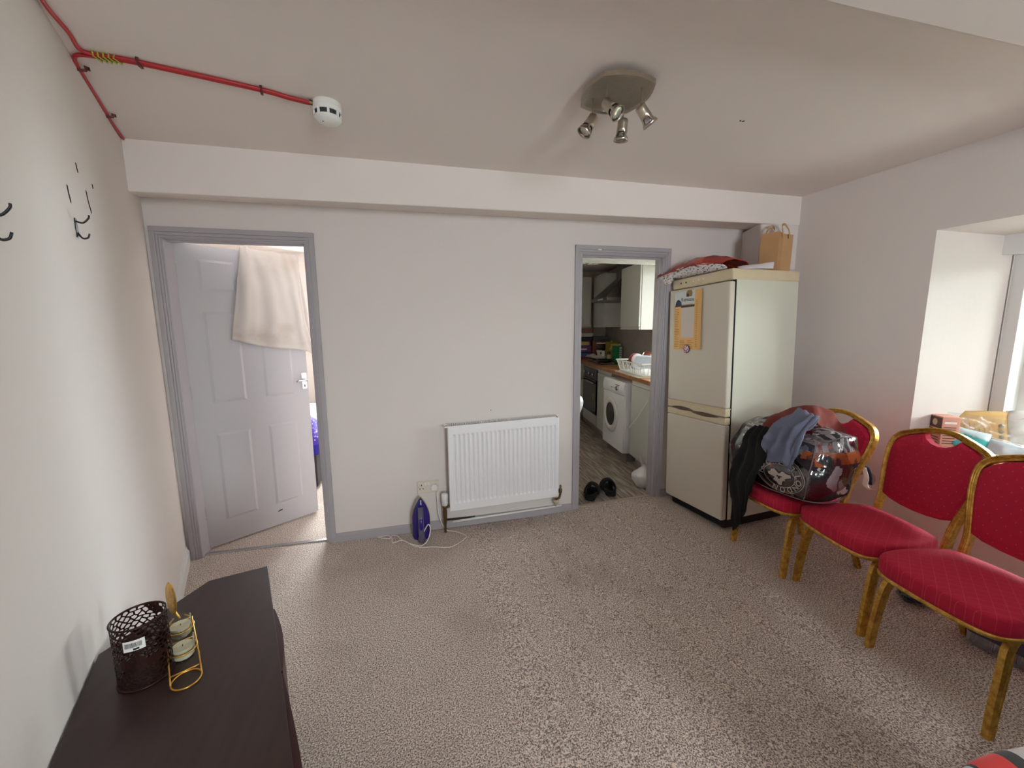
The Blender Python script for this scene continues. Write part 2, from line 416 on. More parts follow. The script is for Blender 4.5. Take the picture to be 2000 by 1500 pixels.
# chipped paint on the kitchen door head
MB().prism([(1.30, 2.005), (1.312, 2.012), (1.33, 2.013), (1.338, 2.006), (1.325, 2.003)], 0, .0012, Matrix(((1, 0, 0, 0), (0, 0, -1, YB-.018), (0, 1, 0, 0), (0, 0, 0, 1)))).build('paint_chip', 'plastic_white', d2)

# six-panel door slab, hinged left and standing open into the bedroom
DW, DH, DT = .712, 1.962, .035
dm = frame((-1.392, 2.853, .012), (.5645, .4170, 0), (0, 0, 1))       # X along slab, Y up, Z = X x Y (toward camera)
sl = bpy.data.objects.new('slab', None)
ub = [0, .103, .306, .412, .614, DW]; zb = [0, .158, .765, .960, 1.560, 1.680, 1.880, DH]
b = bmesh.new(); V = {}
def dv(i, j, k):
    if (i, j, k) not in V: V[(i, j, k)] = b.verts.new((ub[i], zb[j], -DT*k))
    return V[(i, j, k)]
panels = []
for k in (0, 1):
    for i in range(5):
        for j in range(7):
            q = [dv(i, j, k), dv(i+1, j, k), dv(i+1, j+1, k), dv(i, j+1, k)]
            f = b.faces.new(q if k == 0 else q[::-1])
            if i in (1, 3) and j in (1, 3, 5): panels.append(f)
for i in range(5):
    b.faces.new((dv(i, 0, 1), dv(i+1, 0, 1), dv(i+1, 0, 0), dv(i, 0, 0))); b.faces.new((dv(i, 7, 0), dv(i+1, 7, 0), dv(i+1, 7, 1), dv(i, 7, 1)))
for j in range(7):
    b.faces.new((dv(0, j, 1), dv(0, j, 0), dv(0, j+1, 0), dv(0, j+1, 1))); b.faces.new((dv(5, j, 0), dv(5, j, 1), dv(5, j+1, 1), dv(5, j+1, 0)))
bmesh.ops.inset_individual(b, faces=panels, thickness=.010, depth=-.007)
bmesh.ops.inset_individual(b, faces=panels, thickness=.006, depth=0)
bmesh.ops.inset_individual(b, faces=panels, thickness=.022, depth=.006)
me = bpy.data.meshes.new('slab'); b.to_mesh(me); b.free(); me.materials.append(M['door'])
sl = bpy.data.objects.new('slab', me); COL.objects.link(sl); sl.parent = d1; sl.matrix_local = dm
bv = sl.modifiers.new('b', 'BEVEL'); bv.width = .002; bv.segments = 2; bv.limit_method = 'ANGLE'; bv.angle_limit = D2R(25)
b = MB(); b.box((.664, .99, .0), (.704, 1.115, .006)); b.build('handle_plate', 'chrome', sl, bevel=.004)
b = MB(); b.lathe([(.010, 0), (.010, .035), (.008, .04)], 14, Matrix.Translation((.686, 1.060, .004))); b.tube([(.692, 1.060, .04), (.67, 1.060, .044), (.63, 1.062, .043), (.612, 1.055, .042)], [.008, .008, .007, .005], 10)
b.build('handle', 'chrome', sl, smooth=True)
b = MB(); b.box((.681, 1.008, .0055), (.687, 1.024, .0070)); b.build('keyhole', 'dark', sl)
b = MB(); b.tube([(.425, .100, .0005), (.441, .106, .0005), (.455, .107, .0005)], .0035, 6); b.build('scuff_hole', 'dark', sl)
for zz in (.2, 1.0, 1.75):
    MB().box((-.008, zz, -.01), (.006, zz+.09, .004)).build('hinge', 'grey_gloss', sl, bevel=.001)

# window in the deep reveal
w1 = root('window_1')
t0 = .395
ss = S0 + math.tan(D2R(20))*t0; se = S1 - math.tan(D2R(20))*t0
def wbox(s0, s1, ta, tb, z0, z1, name, m, bev=.003, par=w1):
    return MB().hexa([tuple(rw(*q)) for q in ((s0, ta, z0), (s1, ta, z0), (s1, tb, z0), (s0, tb, z0), (s0, ta, z1), (s1, ta, z1), (s1, tb, z1), (s0, tb, z1))]).build(name, m, par, bevel=bev)
wbox(ss+.003, ss+.06, t0+.016, .60, ZS, 1.83, 'frame_lining', 'white_gloss')
wbox(ss-.006, ss+.0045, t0+.004, t0+.017, ZS, 1.83, 'sealant_line', mat('grey_sealant', (128, 122, 120), .8), 0)
wbox(se-.06, se-.012, t0+.02, .60, ZS, 1.83, 'frame_lining', 'white_gloss')
wbox(ss-.02, se+.02, t0-.05, .60, 1.83, 1.94, 'curtain_box', 'white_gloss')
for s_ in (ss+.055, (ss+se)/2-.03, se-.11): wbox(s_, s_+.055, .535, .585, ZS+.05, 1.83, 'casement_stile', 'white_gloss')
for z_ in (ZS+.002, 1.775): wbox(ss+.056, se-.056, .530, .59, z_, z_+.055, 'casement_rail', 'white_gloss')
wbox(ss+.11, se-.11, .558, .562, ZS+.05, 1.78, 'glass_pane', 'pane', 0)
o = wbox(ss+.062, ss+.078, .52, .536, ZS+.14, ZS+.22, 'window_catch', 'nickel')
b = MB(); b.prism([(S0+.004, -.018), (S1-.004, -.018), (S1-so-.0, TH-.03), (S0+so, TH-.03)], ZS-.03, ZS, RM)
struct(b.build('window_sill', mat('sill_paint', (214, 200, 182), .5, vary=.05), bevel=.004))
# outside: unseen canopy added to block high sky from the window
b = MB(); b.prism([(-.3, TH), (3.0, TH), (3.0, TH+1.35), (-.3, TH+1.35)], 2.04, 2.10, RM)
struct(b.build('sky_blocker_canopy', mat('sky_blocker_boards', (150, 140, 128), .8)))
# rear (added for fill light) and kitchen windows: frame + pane
def simple_window(name, p0, p1, z0, z1, depth):
    r = root(name); p0 = Vector((*p0, 0)); p1 = Vector((*p1, 0)); d = (p1-p0).normalized(); L = (p1-p0).length; nn = Vector((-d.y, d.x, 0))*depth
    mt = Matrix(((d.x, nn.x, 0, p0.x), (d.y, nn.y, 0, p0.y), (0, 0, 1, 0), (0, 0, 0, 1)))
    for a, c_ in ((0, .05), (L/2-.025, L/2+.025), (L-.05, L)): MB().box((a, 0, z0), (c_, 1, z1), mt).build('frame_stile', 'white_gloss', r, bevel=.004)
    for a in (z0, z1-.05): MB().box((0, 0, a), (L, 1, a+.05), mt).build('frame_rail', 'white_gloss', r, bevel=.004)
    MB().box((.05, .45, z0+.05), (L-.05, .52, z1-.05), mt).build('glass_pane', 'pane', r)


simple_window('added_fill_window', (.60, -2.55), (1.40, -2.55), .9, 2.0, .05)  # unseen window added to fill the room from behind the camera

# ================================================================ RADIATOR AND WALL SERVICES
rx0, rx1, ry = .182, .985, 2.655
r = thing('radiator', (rx0, ry, 0), 'white ribbed panel radiator hung between the two doorways', 'radiator')
W_ = rx1-rx0; tl = lambda x: .022*x/W_            # it hangs a little high on the right
b = MB(); nx = 24*8; zs = [.178, .205, .228, .243, .715, .730, .752, .782]; wt = [0, 0, 0, 1, 1, 0, 0, 0]
rows = []
for z_, k in zip(zs, wt):
    q = []
    for i in range(nx+1):
        x = .022+(W_-.044)*i/nx; ph = (i % 8)/8
        f = [0, 0, .35, .9, 1, 1, .9, .35][i % 8]
        q.append((x, .010*f*k, z_+tl(x)))
    rows.append([(0, .004, z_+tl(0)), (.004, 0, z_+tl(0))] + q + [(W_-.004, 0, z_+tl(W_)), (W_, .004, z_+tl(W_))])
b.quad_grid(rows); b.build('front_panel', 'rad', r, smooth=False, solid=.002, off=1)
b = MB(); b.hexa([(0, .002, .176), (W_, .002, .198), (W_, .010, .198), (0, .010, .176), (0, .002, .18), (W_, .002, .202), (W_, .010, .202), (0, .010, .18)])
b.hexa([(0, .070, .20), (W_, .070, .222), (W_, .085, .222), (0, .085, .20), (0, .070, .77), (W_, .070, .792), (W_, .085, .792), (0, .085, .77)])
b.build('rear_panel', 'rad', r)
for x in (0, W_-.006):
    MB().box((x, .0, .18+tl(x)), (x+.006, .085, .786+tl(x))).build('side_panel', 'rad', r, bevel=.002)
b = MB()
for i in range(62):
    x = .01+(W_-.02)*i/62
    b.box((x, .012, .779+tl(x)), (x+.0055, .078, .787+tl(x)))
b.box((0, .0, .778), (W_, .012, .787), Matrix.Rotation(-math.atan(.022/W_), 4, 'Y')); b.box((0, .076, .778), (W_, .086, .787), Matrix.Rotation(-math.atan(.022/W_), 4, 'Y'))
b.build('top_grille', 'rad', r)
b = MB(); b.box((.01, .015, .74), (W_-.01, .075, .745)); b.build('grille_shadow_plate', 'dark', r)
def lathe_part(name, prof, loc, m, par, rot=None, seg=20):
    mt = Matrix.Translation(loc) @ (rot or Matrix.Identity(4)); b = MB(); b.lathe(prof, seg, mt); return b.build(name, m, par, smooth=True)
RX = Matrix.Rotation(PI/2, 4, 'Y')
b = MB(); b.lathe([(.009, .06), (.013, .10), (.015, .155), (.012, .185), (.017, .190), (.017, .205)], 16, Matrix.Translation((-.034, .045, 0)))
b.lathe([(.011, 0), (.014, .008), (.014, .022), (.009, .026), (.009, .034)], 12, Matrix.Translation((-.034, .045, .197)) @ RX)
b.tube([(-.034, .045, .15), (-.034, .045, .05), (-.034, .05, -.01)], .0085, 10); vb = b.build('valve_body', 'brass_old', r, smooth=True)
b = MB(); b.lathe([(.017, .205), (.022, .212), (.022, .25), (.023, .255), (.021, .288), (.014, .297), (0, .298)], 24, Matrix.Translation((-.034, .045, 0))); vc = b.build('thermostatic_head', 'plastic_white', vb, smooth=True)
vb.parent = r; vc.parent = vb
for k in range(10):
    a = 2*PI*k/10; MB().box((-.001, .0215, .258), (.001, .024, .286), Matrix.Translation((-.034, .045, 0)) @ Matrix.Rotation(a, 4, 'Z')).build('grip_rib', 'plastic_white', vb)
b = MB(); b.tube([(W_+.0, .045, .218), (W_+.03, .045, .218), (W_+.033, .045, .20), (W_+.025, .045, .165), (W_-.01, .04, .155)], .009, 10)
b.lathe([(.011, .205), (.013, .212), (.013, .235), (.008, .24), (.008, .262), (.004, .268)], 14, Matrix.Translation((W_+.033, .045, 0))); b.lathe([(.013, 0), (.013, .02)], 8, Matrix.Translation((W_+.005, .045, .218)) @ RX)
b.build('lockshield_valve', 'brass_old', r, smooth=True)
b = MB(); b.tube([(W_-.01, .04, .155), (W_+.004, .05, .14), (W_+.004, .075, .115), (W_+.01, .08, .085)], .008, 10); b.lathe([(.02, -.01), (.024, .005), (.02, .018)], 14, Matrix.Translation((W_+.002, .055, .135))); b.build('foam_lagging', mat('lagging', (196, 186, 160), .9, vary=.2, vs=60), r, smooth=True)
# pipe run on top of the skirting and a dark strip drawn for the gap beside it
b = MB(); b.tube([(rx0+.02, YB-.022, .055), (rx0+.2, YB-.020, .060), (1.0, YB-.020, .080), (1.045, YB-.022, .082)], .008, 10)
tag(b.build('heating_pipe', 'plastic_white', None, smooth=True), 'white painted heating pipe running along the skirting under the radiator', 'pipe')
b = MB(); b.quad_grid([[(.16, YB-.006, .058), (.26, YB-.006, .058), (.37, YB-.006, .065)], [(.16, YB-.006, .075), (.27, YB-.006, .073), (.37, YB-.006, .072)]]); o = b.build('gap_strip', 'plaster_dark', None, solid=.004); struct(o)

# double wall socket with the iron's plug
s = thing('wall_socket', (.037, YB-.001, .333), 'white double wall socket left of the radiator', 'socket')
b = MB(); b.box((-.075, -.010, -.044), (.075, .001, .044)); b.build('face_plate', 'plastic_cream', s, bevel=.004)
for x in (-.016, .006): MB().box((x-.006, -.0135, .014), (x+.006, -.009, .034)).build('rocker_switch', 'plastic_white', s, bevel=.0015)
for (x, z_, a, c_) in ((-.045, .016, .003, .0055), (-.056, -.010, .0045, .003), (-.034, -.010, .0045, .003)):
    MB().box((x-a, -.0108, z_-c_), (x+a, -.0095, z_+c_)).build('pin_hole', 'dark', s)
for x in (-.066, .066): lathe_part('screw', [(.0035, 0), (.003, .001)], (x, -.0105, .004), 'nickel', s, Matrix.Rotation(PI/2, 4, 'X'), 10)
ir = thing('steam_iron', (-.020, 2.655, 0), 'purple steam iron standing on its heel by the skirting', 'iron')
b = MB(); rows = []
H_ = .29
def iw(h): return (.060*(1-.06*(h-.35)**2) if h < .45 else .060*max(0, 1-((h-.45)/.55)**1.9)**.9) if h > .0 else .055
for i in range(17):
    h = i/16; w_ = max(.0015, iw(h)); d = (.050 - .028*h)*(1 if h < .9 else .6)
    rows.append([(w_*math.cos(a), .022 - d*math.sin(a)**.8 if math.sin(a) > 0 else .022, .005+H_*h*.985) for a in [PI*k/14 for k in range(15)]])
b.quad_grid(rows); vs0 = rows[0]; b.b.faces.new([b.b.verts.new(p) for p in vs0]); M['iron'] = mat('purple_iron_plastic', (44, 26, 118), .18, vary=.1); b.build('iron_body', 'iron', ir, smooth=True)
b = MB(); pl = [(max(.002, iw(i/16)+.003)*(1), .004+H_*i/16) for i in range(17)]
b.prism([(x, z_) for x, z_ in pl] + [(-x, z_) for x, z_ in pl[::-1]], -.032, -.022, Matrix(((1, 0, 0, 0), (0, 0, -1, 0), (0, 1, 0, 0), (0, 0, 0, 1)))); b.build('sole_plate', 'nickel', ir)
M['iron_grey'] = mat('grey_iron_plastic', (92, 90, 112), .3)
b = MB(); b.tube(spline([(0, -.028, .012), (0, -.062, .03), (0, -.078, .08), (0, -.075, .14), (0, -.062, .19), (0, -.024, .235)], 5), [.026]*5+[.019]*21, 12); b.build('iron_handle', 'iron_grey', ir, smooth=True)
b = MB(); b.tube(spline([(0, -.082, .10), (0, -.086, .14), (0, -.075, .18)], 4), .0135, 10); b.build('grip', 'iron', ir, smooth=True)
b = MB(); b.lathe([(0, -.001), (.014, .0), (.012, .007), (0, .008)], 16, Matrix.Translation((0, -.030, .222)) @ Matrix.Rotation(PI/2+.5, 4, 'X')); b.build('temperature_dial', 'chrome', ir, smooth=True)
M['cord'] = mat('white_flex', (226, 218, 212), .5)
cp = [(.096, YB-.028, .30), (.098, YB-.022, .22), (.104, YB-.03, .13), (.125, YB-.045, .06), (.16, 2.705, .012), (.19, 2.70, .006), (.232, 2.672, .006), (.282, 2.606, .006), (.257, 2.554, .006), (.193, 2.500, .006), (.149, 2.488, .006), (.052, 2.518, .006), (-.018, 2.530, .006), (-.067, 2.560, .006), (-.117, 2.620, .006), (-.162, 2.675, .006), (-.19, 2.728, .006), (-.226, 2.735, .006), (-.236, 2.70, .006), (-.265, 2.71, .006), (-.304, 2.73, .006), (-.318, 2.745, .006), (-.290, 2.742, .007), (-.25, 2.735, .012), (-.222, 2.69, .012), (-.213, 2.638, .006), (-.17, 2.655, .006), (-.139, 2.647, .006), (-.10, 2.60, .006), (-.067, 2.565, .012), (-.02, 2.545, .010), (.02, 2.555, .04), (.040, 2.575, .10), (.030, 2.585, .135), (.008, 2.583, .11), (-.006, 2.585, .075), (-.004, 2.60, .045)]
b = MB(); b.tube(spline(cp, 5), .0034, 7); cd = b.build('power_cord', 'cord', None, smooth=True)
cd.parent = ir; cd.matrix_parent_inverse = Matrix.Translation((.020, -2.655, 0))
b = MB(); b.prism([(-.022, -.02), (.022, -.02), (.024, .008), (.014, .024), (-.014, .024), (-.024, .008)], .0, .022, Matrix(((1, 0, 0, .080), (0, 0, -1, YB-.0115), (0, 1, 0, .330), (0, 0, 0, 1)))); pg = b.build('plug', 'plastic_white', None, bevel=.004)
pg.parent = ir; pg.matrix_parent_inverse = Matrix.Translation((.020, -2.655, 0))

# ================================================================ CEILING FITTINGS
sd = thing('smoke_detector', (-.322, 1.912, ZC), 'white round smoke detector on the ceiling at the end of the red cables', 'smoke detector')
b = MB(); b.lathe([(.054, .001), (.055, -.006), (.055, -.017), (.0535, -.0185), (.055, -.020), (.055, -.034), (.053, -.037)], 36); b.build('housing', 'plastic_white', sd, smooth=False)
b = MB(); b.lathe([(.049, -.034), (.046, -.060)], 30); b.build('vent_screen', mat('vent_mesh', (42, 42, 44), .6, vary=.5, vs=300), sd)
for k in range(8): MB().box((.042, -.0045, -.060), (.0535, .0045, -.034), Matrix.Rotation(2*PI*(k+.3)/8, 4, 'Z')).build('vent_rib', 'plastic_white', sd, bevel=.001)
b = MB(); b.lathe([(.0535, -.056), (.052, -.062), (.044, -.071), (.028, -.078), (.010, -.080), (0, -.080)], 36); b.build('dome', 'plastic_white', sd, smooth=True)
lathe_part('indicator_hole', [(.003, 0), (.003, -.001)], (-.015, -.022, -.0775), 'dark', sd, None, 10)
# red cables
def cable(name, pts, r_, label, n=6):
    b = MB(); b.tube(spline(pts, n), r_, 8); o = b.build(name, 'red_cable', None, smooth=True); return tag(o, label, 'cable')
zc = ZC-.007
cable('red_cable', [(-.88, 1.28, zc), (-.950, 1.44, zc), (-.988, 1.54, zc), (-1.012, 1.65, zc), (-1.040, 1.735, zc), (-1.00, 1.752, zc), (-.92, 1.758, zc), (-.72, 1.802, zc), (-.54, 1.846, zc), (-.46, 1.878, zc), (-.384, 1.888, zc-.006)], .006, 'red cable from the top corner across to the smoke detector, upper of the pair')
cable('red_cable', [(-1.338, 2.435, zc), (-1.285, 2.28, zc), (-1.23, 2.14, zc), (-1.170, 1.98, zc), (-1.118, 1.845, zc), (-1.092, 1.79, zc), (-1.062, 1.766, zc), (-1.0, 1.766, zc), (-.92, 1.772, zc), (-.72, 1.816, zc), (-.54, 1.860, zc), (-.46, 1.892, zc), (-.384, 1.902, zc-.006)], .006, 'red cable curving from the left wall corner to the smoke detector, lower of the pair')
b = MB(); b.tube([(-.386, 1.893, zc-.003), (-.362, 1.90, zc-.006)], .010, 8); tag(b.build('cable_sleeve', 'brass_old', None), 'dark sleeve where the red cables enter the smoke detector', 'sleeve')
b = MB()
for k in range(5):
    x = -1.012+.014*k; b.tube([(x, 1.742+.004*k*.6, zc+.006), (x+.002, 1.742, zc-.009), (x+.006, 1.775, zc-.009), (x+.006, 1.778, zc+.006)], .0028, 6)
tag(b.build('tape_wrap', 'tape', None), 'yellow tape wound round the two red cables where they join', 'tape')
b = MB(); b.tube([(1.468, 1.648, ZC-.0005), (1.474, 1.650, ZC-.0005)], .003, 6); b.tube([(1.482, 1.652, ZC-.0005), (1.490, 1.645, ZC-.0005)], .003, 6)
tag(b.build('ceiling_mark', 'plaster_dark', None), 'two tiny dark specks on the ceiling right of the spotlight', 'mark')
for x, y, rz_, lb in ((-.895, 1.768, .2, 'dark red clip on the cable pair near the yellow tape'), (-.545, 1.852, .2, 'dark red clip on the cable pair near the smoke detector'), (-1.115, 1.840, -1.2, 'small clip on the cable just below the yellow tape'), (-1.25, 2.19, -1.2, 'small clip near the lower end of the corner cable'), (-.965, 1.44, -1.2, 'small clip on the cable at the top edge of the photo')):
    o = thing('cable_clip', (x, y, ZC), lb, 'clip', rz=rz_)
    b = MB(); b.tube([(0, -.018, 0), (0, -.018, -.013), (0, 0, -.0165), (0, .018, -.013), (0, .018, 0)], .005, 6); b.build('strap', mat('dark_red_clip', (96, 30, 32), .5), o)
    lathe_part('nail', [(.003, -.001), (.003, -.008), (.0045, -.009), (.0045, -.011)], (0, .026, 0), 'brass_old', o, None, 8)

# four-spot ceiling light
cl = thing('ceiling_spotlight', (.79, 1.53, ZC), 'brushed nickel ceiling light with four small tilted spotlights', 'ceiling light')
def pillow(h, bulge, z0, z1, seg=8):
    pts = []
    C_ = [(-h, -h), (h, -h), (h, h), (-h, h)]
    for k in range(4):
        p, q = Vector(C_[k]), Vector(C_[(k+1) % 4]); nn = Vector((q.y-p.y, -(q.x-p.x))).normalized()
        for i in range(seg): f = i/seg; v = p.lerp(q, f)+nn*bulge*math.sin(PI*f); pts.append((v.x, v.y))
    return pts
b = MB(); b.prism(pillow(.075, 0, 0, 0), -.022, .001); b.build('ceiling_box', 'nickel', cl, bevel=.003)
P0 = pillow(.090, .024, 0, 0); P1 = pillow(.104, .028, 0, 0)
b = MB(); b.quad_grid([[(x, y, -.022) for x, y in P1], [(x, y, -.040) for x, y in P1], [(x, y, -.040) for x, y in P0], [(x, y, -.034) for x, y in P0], [(x*.5, y*.5, -.032) for x, y in P0]], closed_u=True)
b.b.faces.new([b.b.verts.new((x*.5, y*.5, -.032)) for x, y in P0]); b.b.faces.new([b.b.verts.new((x, y, -.022)) for x, y in P1])
b.build('base_plate', 'nickel', cl)
heads = [((-.075, .045), (-.55, .05, -.83)), ((-.070, -.062), (.42, -.55, -.72)), ((.055, .045), (-.03, .14, -1)), ((.072, -.062), (.62, -.02, -.78))]
for (sx, sy), dr in heads:
    a = Vector((sx, sy, -.036)); e = Vector((sx, sy, -.106)); dv_ = Vector(dr).normalized()
    b = MB(); b.tube([a, e], .0, 8, prof=[(.0055, .002), (-.0055, .002), (-.0055, -.002), (.0055, -.002)]) if False else b.tube([a, e], 1, 4, prof=[(.0065, .0022), (-.0065, .0022), (-.0065, -.0022), (.0065, -.0022)])
    sh = b.build('arm', 'nickel', cl)
    q = dv_.to_track_quat('Z', 'Y').to_matrix().to_4x4(); q.translation = e + dv_*-.006
    # flared can with four cut windows
    prof = [(.017, -.004), (.0195, .0), (.0195, .012), (.020, .030), (.0215, .044), (.026, .062), (.029, .074)]
    sg = 32; b = MB(); V2 = [[b.b.verts.new(q @ Vector((rr*math.cos(2*PI*k/sg), rr*math.sin(2*PI*k/sg), zz))) for k in range(sg)] for rr, zz in prof]
    for i in range(len(prof)-1):
        for k in range(sg):
            if i == 4 and (k % 8) not in (0, 7): continue
            b.b.faces.new((V2[i][k], V2[i][(k+1) % sg], V2[i+1][(k+1) % sg], V2[i+1][k]))
    b.b.faces.new(V2[0][::-1])
    hd = b.build('spot_head', 'nickel', cl, smooth=True, solid=.0012)
    b = MB(); b.lathe([(.011, .018), (.014, .034), (.022, .058), (.0245, .066)], 20, q); b.build('bulb_body', 'chrome', hd, smooth=True)
    b = MB(); b.lathe([(.0243, .0655), (.018, .068), (0, .069)], 20, q); b.build('bulb_lens', mat('lens_glass', (190, 186, 176), .12, .5, vary=.4, vs=120), hd, smooth=True)

# ================================================================ LEFT WALL HOOKS AND MARKS
LN = Vector((-.385*0+.9333, .3593, 0)).normalized()      # into the room
def lpt(y, z, off=0): return Vector((lw(y), y, z)) + LN*off
LT = Vector((-LN.y, LN.x, 0))                             # along wall, away from camera (+y)
def hook(y, z, label):
    mt = frame(lpt(y, z), LT, (0, 0, 1)); h = bpy.data.objects.new('coat_hook', None); COL.objects.link(h); h.matrix_world = mt @ Matrix.Diagonal((.8, .62, .55, 1)); tag(h, label, 'hook')
    # X along wall, Y up, Z into room
    b = MB(); b.prism([(-.012, -.045), (.012, -.045), (.016, 0), (.012, .05), (-.012, .05), (-.016, 0)], 0, .004); b.build('hook_plate', 'black', h, bevel=.002)
    b = MB(); b.tube(spline([(0, .035, .003), (0, .03, .03), (0, .055, .055), (0, .07, .058)], 4), .0045, 8); b.build('upper_hook', 'black', h, smooth=True)
    b = MB(); b.tube(spline([(0, -.02, .003), (0, -.045, .02), (0, -.04, .042), (0, -.02, .05)], 4), .0045, 8); b.build('lower_hook', 'black', h, smooth=True)
hook(1.559, 1.765, 'black metal coat hook on the left wall, the one nearer the door')
hook(1.03, 1.66, 'black metal coat hook cut off by the left edge of the photo')
for y, z, dz, dy, lb in ((1.656, 1.974, .028, .012, 'topmost short dark scratch on the left wall'), (1.538, 1.861, .05, .014, 'short dark scratch on the left wall, the one nearer the camera'), (1.734, 1.890, .07, .03, 'long curved dark scratch on the left wall'), (1.81, 1.963, .015, .004, 'tiny faint speck above the long scratch on the left wall')):
    b = MB(); b.tube(spline([lpt(y-dy/2, z+dz/2, .0), lpt(y-dy*.2, z, .0), lpt(y+dy/2, z-dz/2, .0)], 4), [.0006]+[.0022]*7+[.001], 6); tag(b.build('wall_scratch', 'dark', None), lb, 'scratch')
b = MB(); b.tube([(.50, YB-.0005, .86), (.503, YB-.0005, .865)], .003, 6)
tag(b.build('wall_mark', 'dark', None), 'tiny dark mark on the back wall above the radiator', 'mark')

# ================================================================ TOWEL ON THE DOOR
def dp(u, z, off): return (dm @ Vector((u, z-.012, off)))
rowsF = [  # across u, from bottom to top on the front, then over and down the back
 [dp(.243, 1.387, .016), dp(.33, 1.36, .022), dp(.42, 1.335, .014), dp(.52, 1.318, .024), dp(.63, 1.305, .016), dp(.72, 1.285, .022), dp(.768, 1.262, .012)],
 [dp(.262, 1.50, .018), dp(.34, 1.49, .036), dp(.42, 1.48, .014), dp(.52, 1.47, .030), dp(.62, 1.46, .016), dp(.69, 1.45, .030), dp(.735, 1.43, .012)],
 [dp(.290, 1.66, .014), dp(.35, 1.66, .044), dp(.43, 1.65, .012), dp(.52, 1.65, .026), dp(.61, 1.64, .015), dp(.68, 1.64, .026), dp(.712, 1.63, .012)],
 [dp(.318, 1.82, .012), dp(.37, 1.83, .044), dp(.425, 1.82, .012), dp(.52, 1.82, .018), dp(.60, 1.82, .013), dp(.67, 1.82, .02), dp(.705, 1.82, .012)],
 [dp(.338, 1.94, .010), dp(.37, 1.965, .030), dp(.42, 1.945, .012), dp(.52, 1.94, .014), dp(.60, 1.94, .012), dp(.66, 1.94, .014), dp(.702, 1.94, .010)],
 [dp(.350, 1.995, -.010), dp(.38, 2.00, -.010), dp(.43, 1.988, -.012), dp(.52, 1.984, -.014), dp(.60, 1.983, -.014), dp(.66, 1.983, -.014), dp(.702, 1.982, -.014)],
 [dp(.350, 1.90, -.050), dp(.39, 1.90, -.052), dp(.44, 1.90, -.055), dp(.52, 1.90, -.05), dp(.61, 1.90, -.05), dp(.69, 1.88, -.052), dp(.735, 1.87, -.055)],
 [dp(.35, 1.70, -.055), dp(.40, 1.70, -.06), dp(.46, 1.70, -.055), dp(.54, 1.70, -.06), dp(.64, 1.70, -.055), dp(.73, 1.66, -.07), dp(.775, 1.62, -.075)],
 [dp(.34, 1.45, -.055), dp(.40, 1.44, -.062), dp(.48, 1.42, -.055), dp(.57, 1.40, -.064), dp(.67, 1.38, -.06), dp(.76, 1.35, -.075), dp(.80, 1.34, -.08)]]
b = cloth(rowsF, 7, .003, 11, seed=2, pleat=.003, pk=6)
tag(b.build('hanging_towel', 'towel', None, smooth=True, solid=.005), 'stained off-white towel slung over the top of the grey door', 'towel')

# ================================================================ SIDEBOARD
dz = .60
sb = thing('sideboard', (0, 0, 0), 'low dark brown wooden sideboard with an angled rear corner by the left wall', 'sideboard')
A = Vector((-.559, 1.503)); B = Vector((-.262, .728)); dF = (B-A).normalized(); nW = Vector((-dF.y, dF.x)) * -1
if nW.x > 0: nW = -nW
E1 = Vector((-.725, 1.457)); E2 = Vector((lw(1.17)+.006, 1.17)); Bn = A+dF*1.20; E3 = Vector((lw(.47)+.004, .47)); E4 = Bn + nW*.10
top = [A, E1, E2, Vector((lw(.62)+.004, .62)), E4 + Vector((0, .0)), Bn]
top = [(p.x, p.y) for p in top]
MB().prism(top, dz-.022, dz).build('table_top', 'darkwood', sb, bevel=.002)
def off2(p, k): c_ = Vector((-.62, .95)); v = c_-Vector(p); return tuple(Vector(p)+v.normalized()*k)
ins = [off2(p, .025) for p in top]
MB().prism(ins, .04, dz-.021).build('carcass', 'darkwood', sb)
MB().prism([off2(p, .05) for p in top], -.002, .041).build('plinth', 'black', sb)
fm = frame((A.x, A.y, 0), (dF.x, dF.y, 0), (0, 0, 1))      # X along the front, Y up, Z = outward?
outz = fm.to_3x3() @ Vector((0, 0, 1))
sg = 1 if outz.x > 0 else -1
M['mahog'] = mat('mahogany_front', (58, 20, 24), .4, vary=.2, vs=20)
for k, (x0, x1) in enumerate(((.22, .50), (.51, 1.12))):
    for (z0, z1) in ((.42, .565), (.06, .41)):
        pb = MB(); n = 8; R = []
        for i in range(n+1):
            x = x0+(x1-x0)*i/n; bl = .0 + .012*math.sin(PI*i/n)
            R.append([(x, z0, sg*(-.012)), (x, z0, sg*(.004+bl)), (x, z1, sg*(.004+bl)), (x, z1, sg*(-.012))])
        vs = pb.quad_grid(R, closed_u=True); pb.b.faces.new(vs[0][::-1]); pb.b.faces.new(vs[-1])
        o = pb.build('drawer' if z0 > .3 else 'cupboard_door', 'mahog', sb); o.matrix_local = fm
        if k == 0: continue
        xc = x0+.36; zz = .49 if z0 > .3 else .33
        hb = MB(); hb.tube(spline([(xc-.035, zz+.006, sg*.012), (xc-.032, zz-.008, sg*.024), (xc, zz-.016, sg*.028), (xc+.032, zz-.008, sg*.024), (xc+.035, zz+.006, sg*.012)], 4), .0035, 8); h = hb.build('bail_handle', 'black', o, smooth=True)

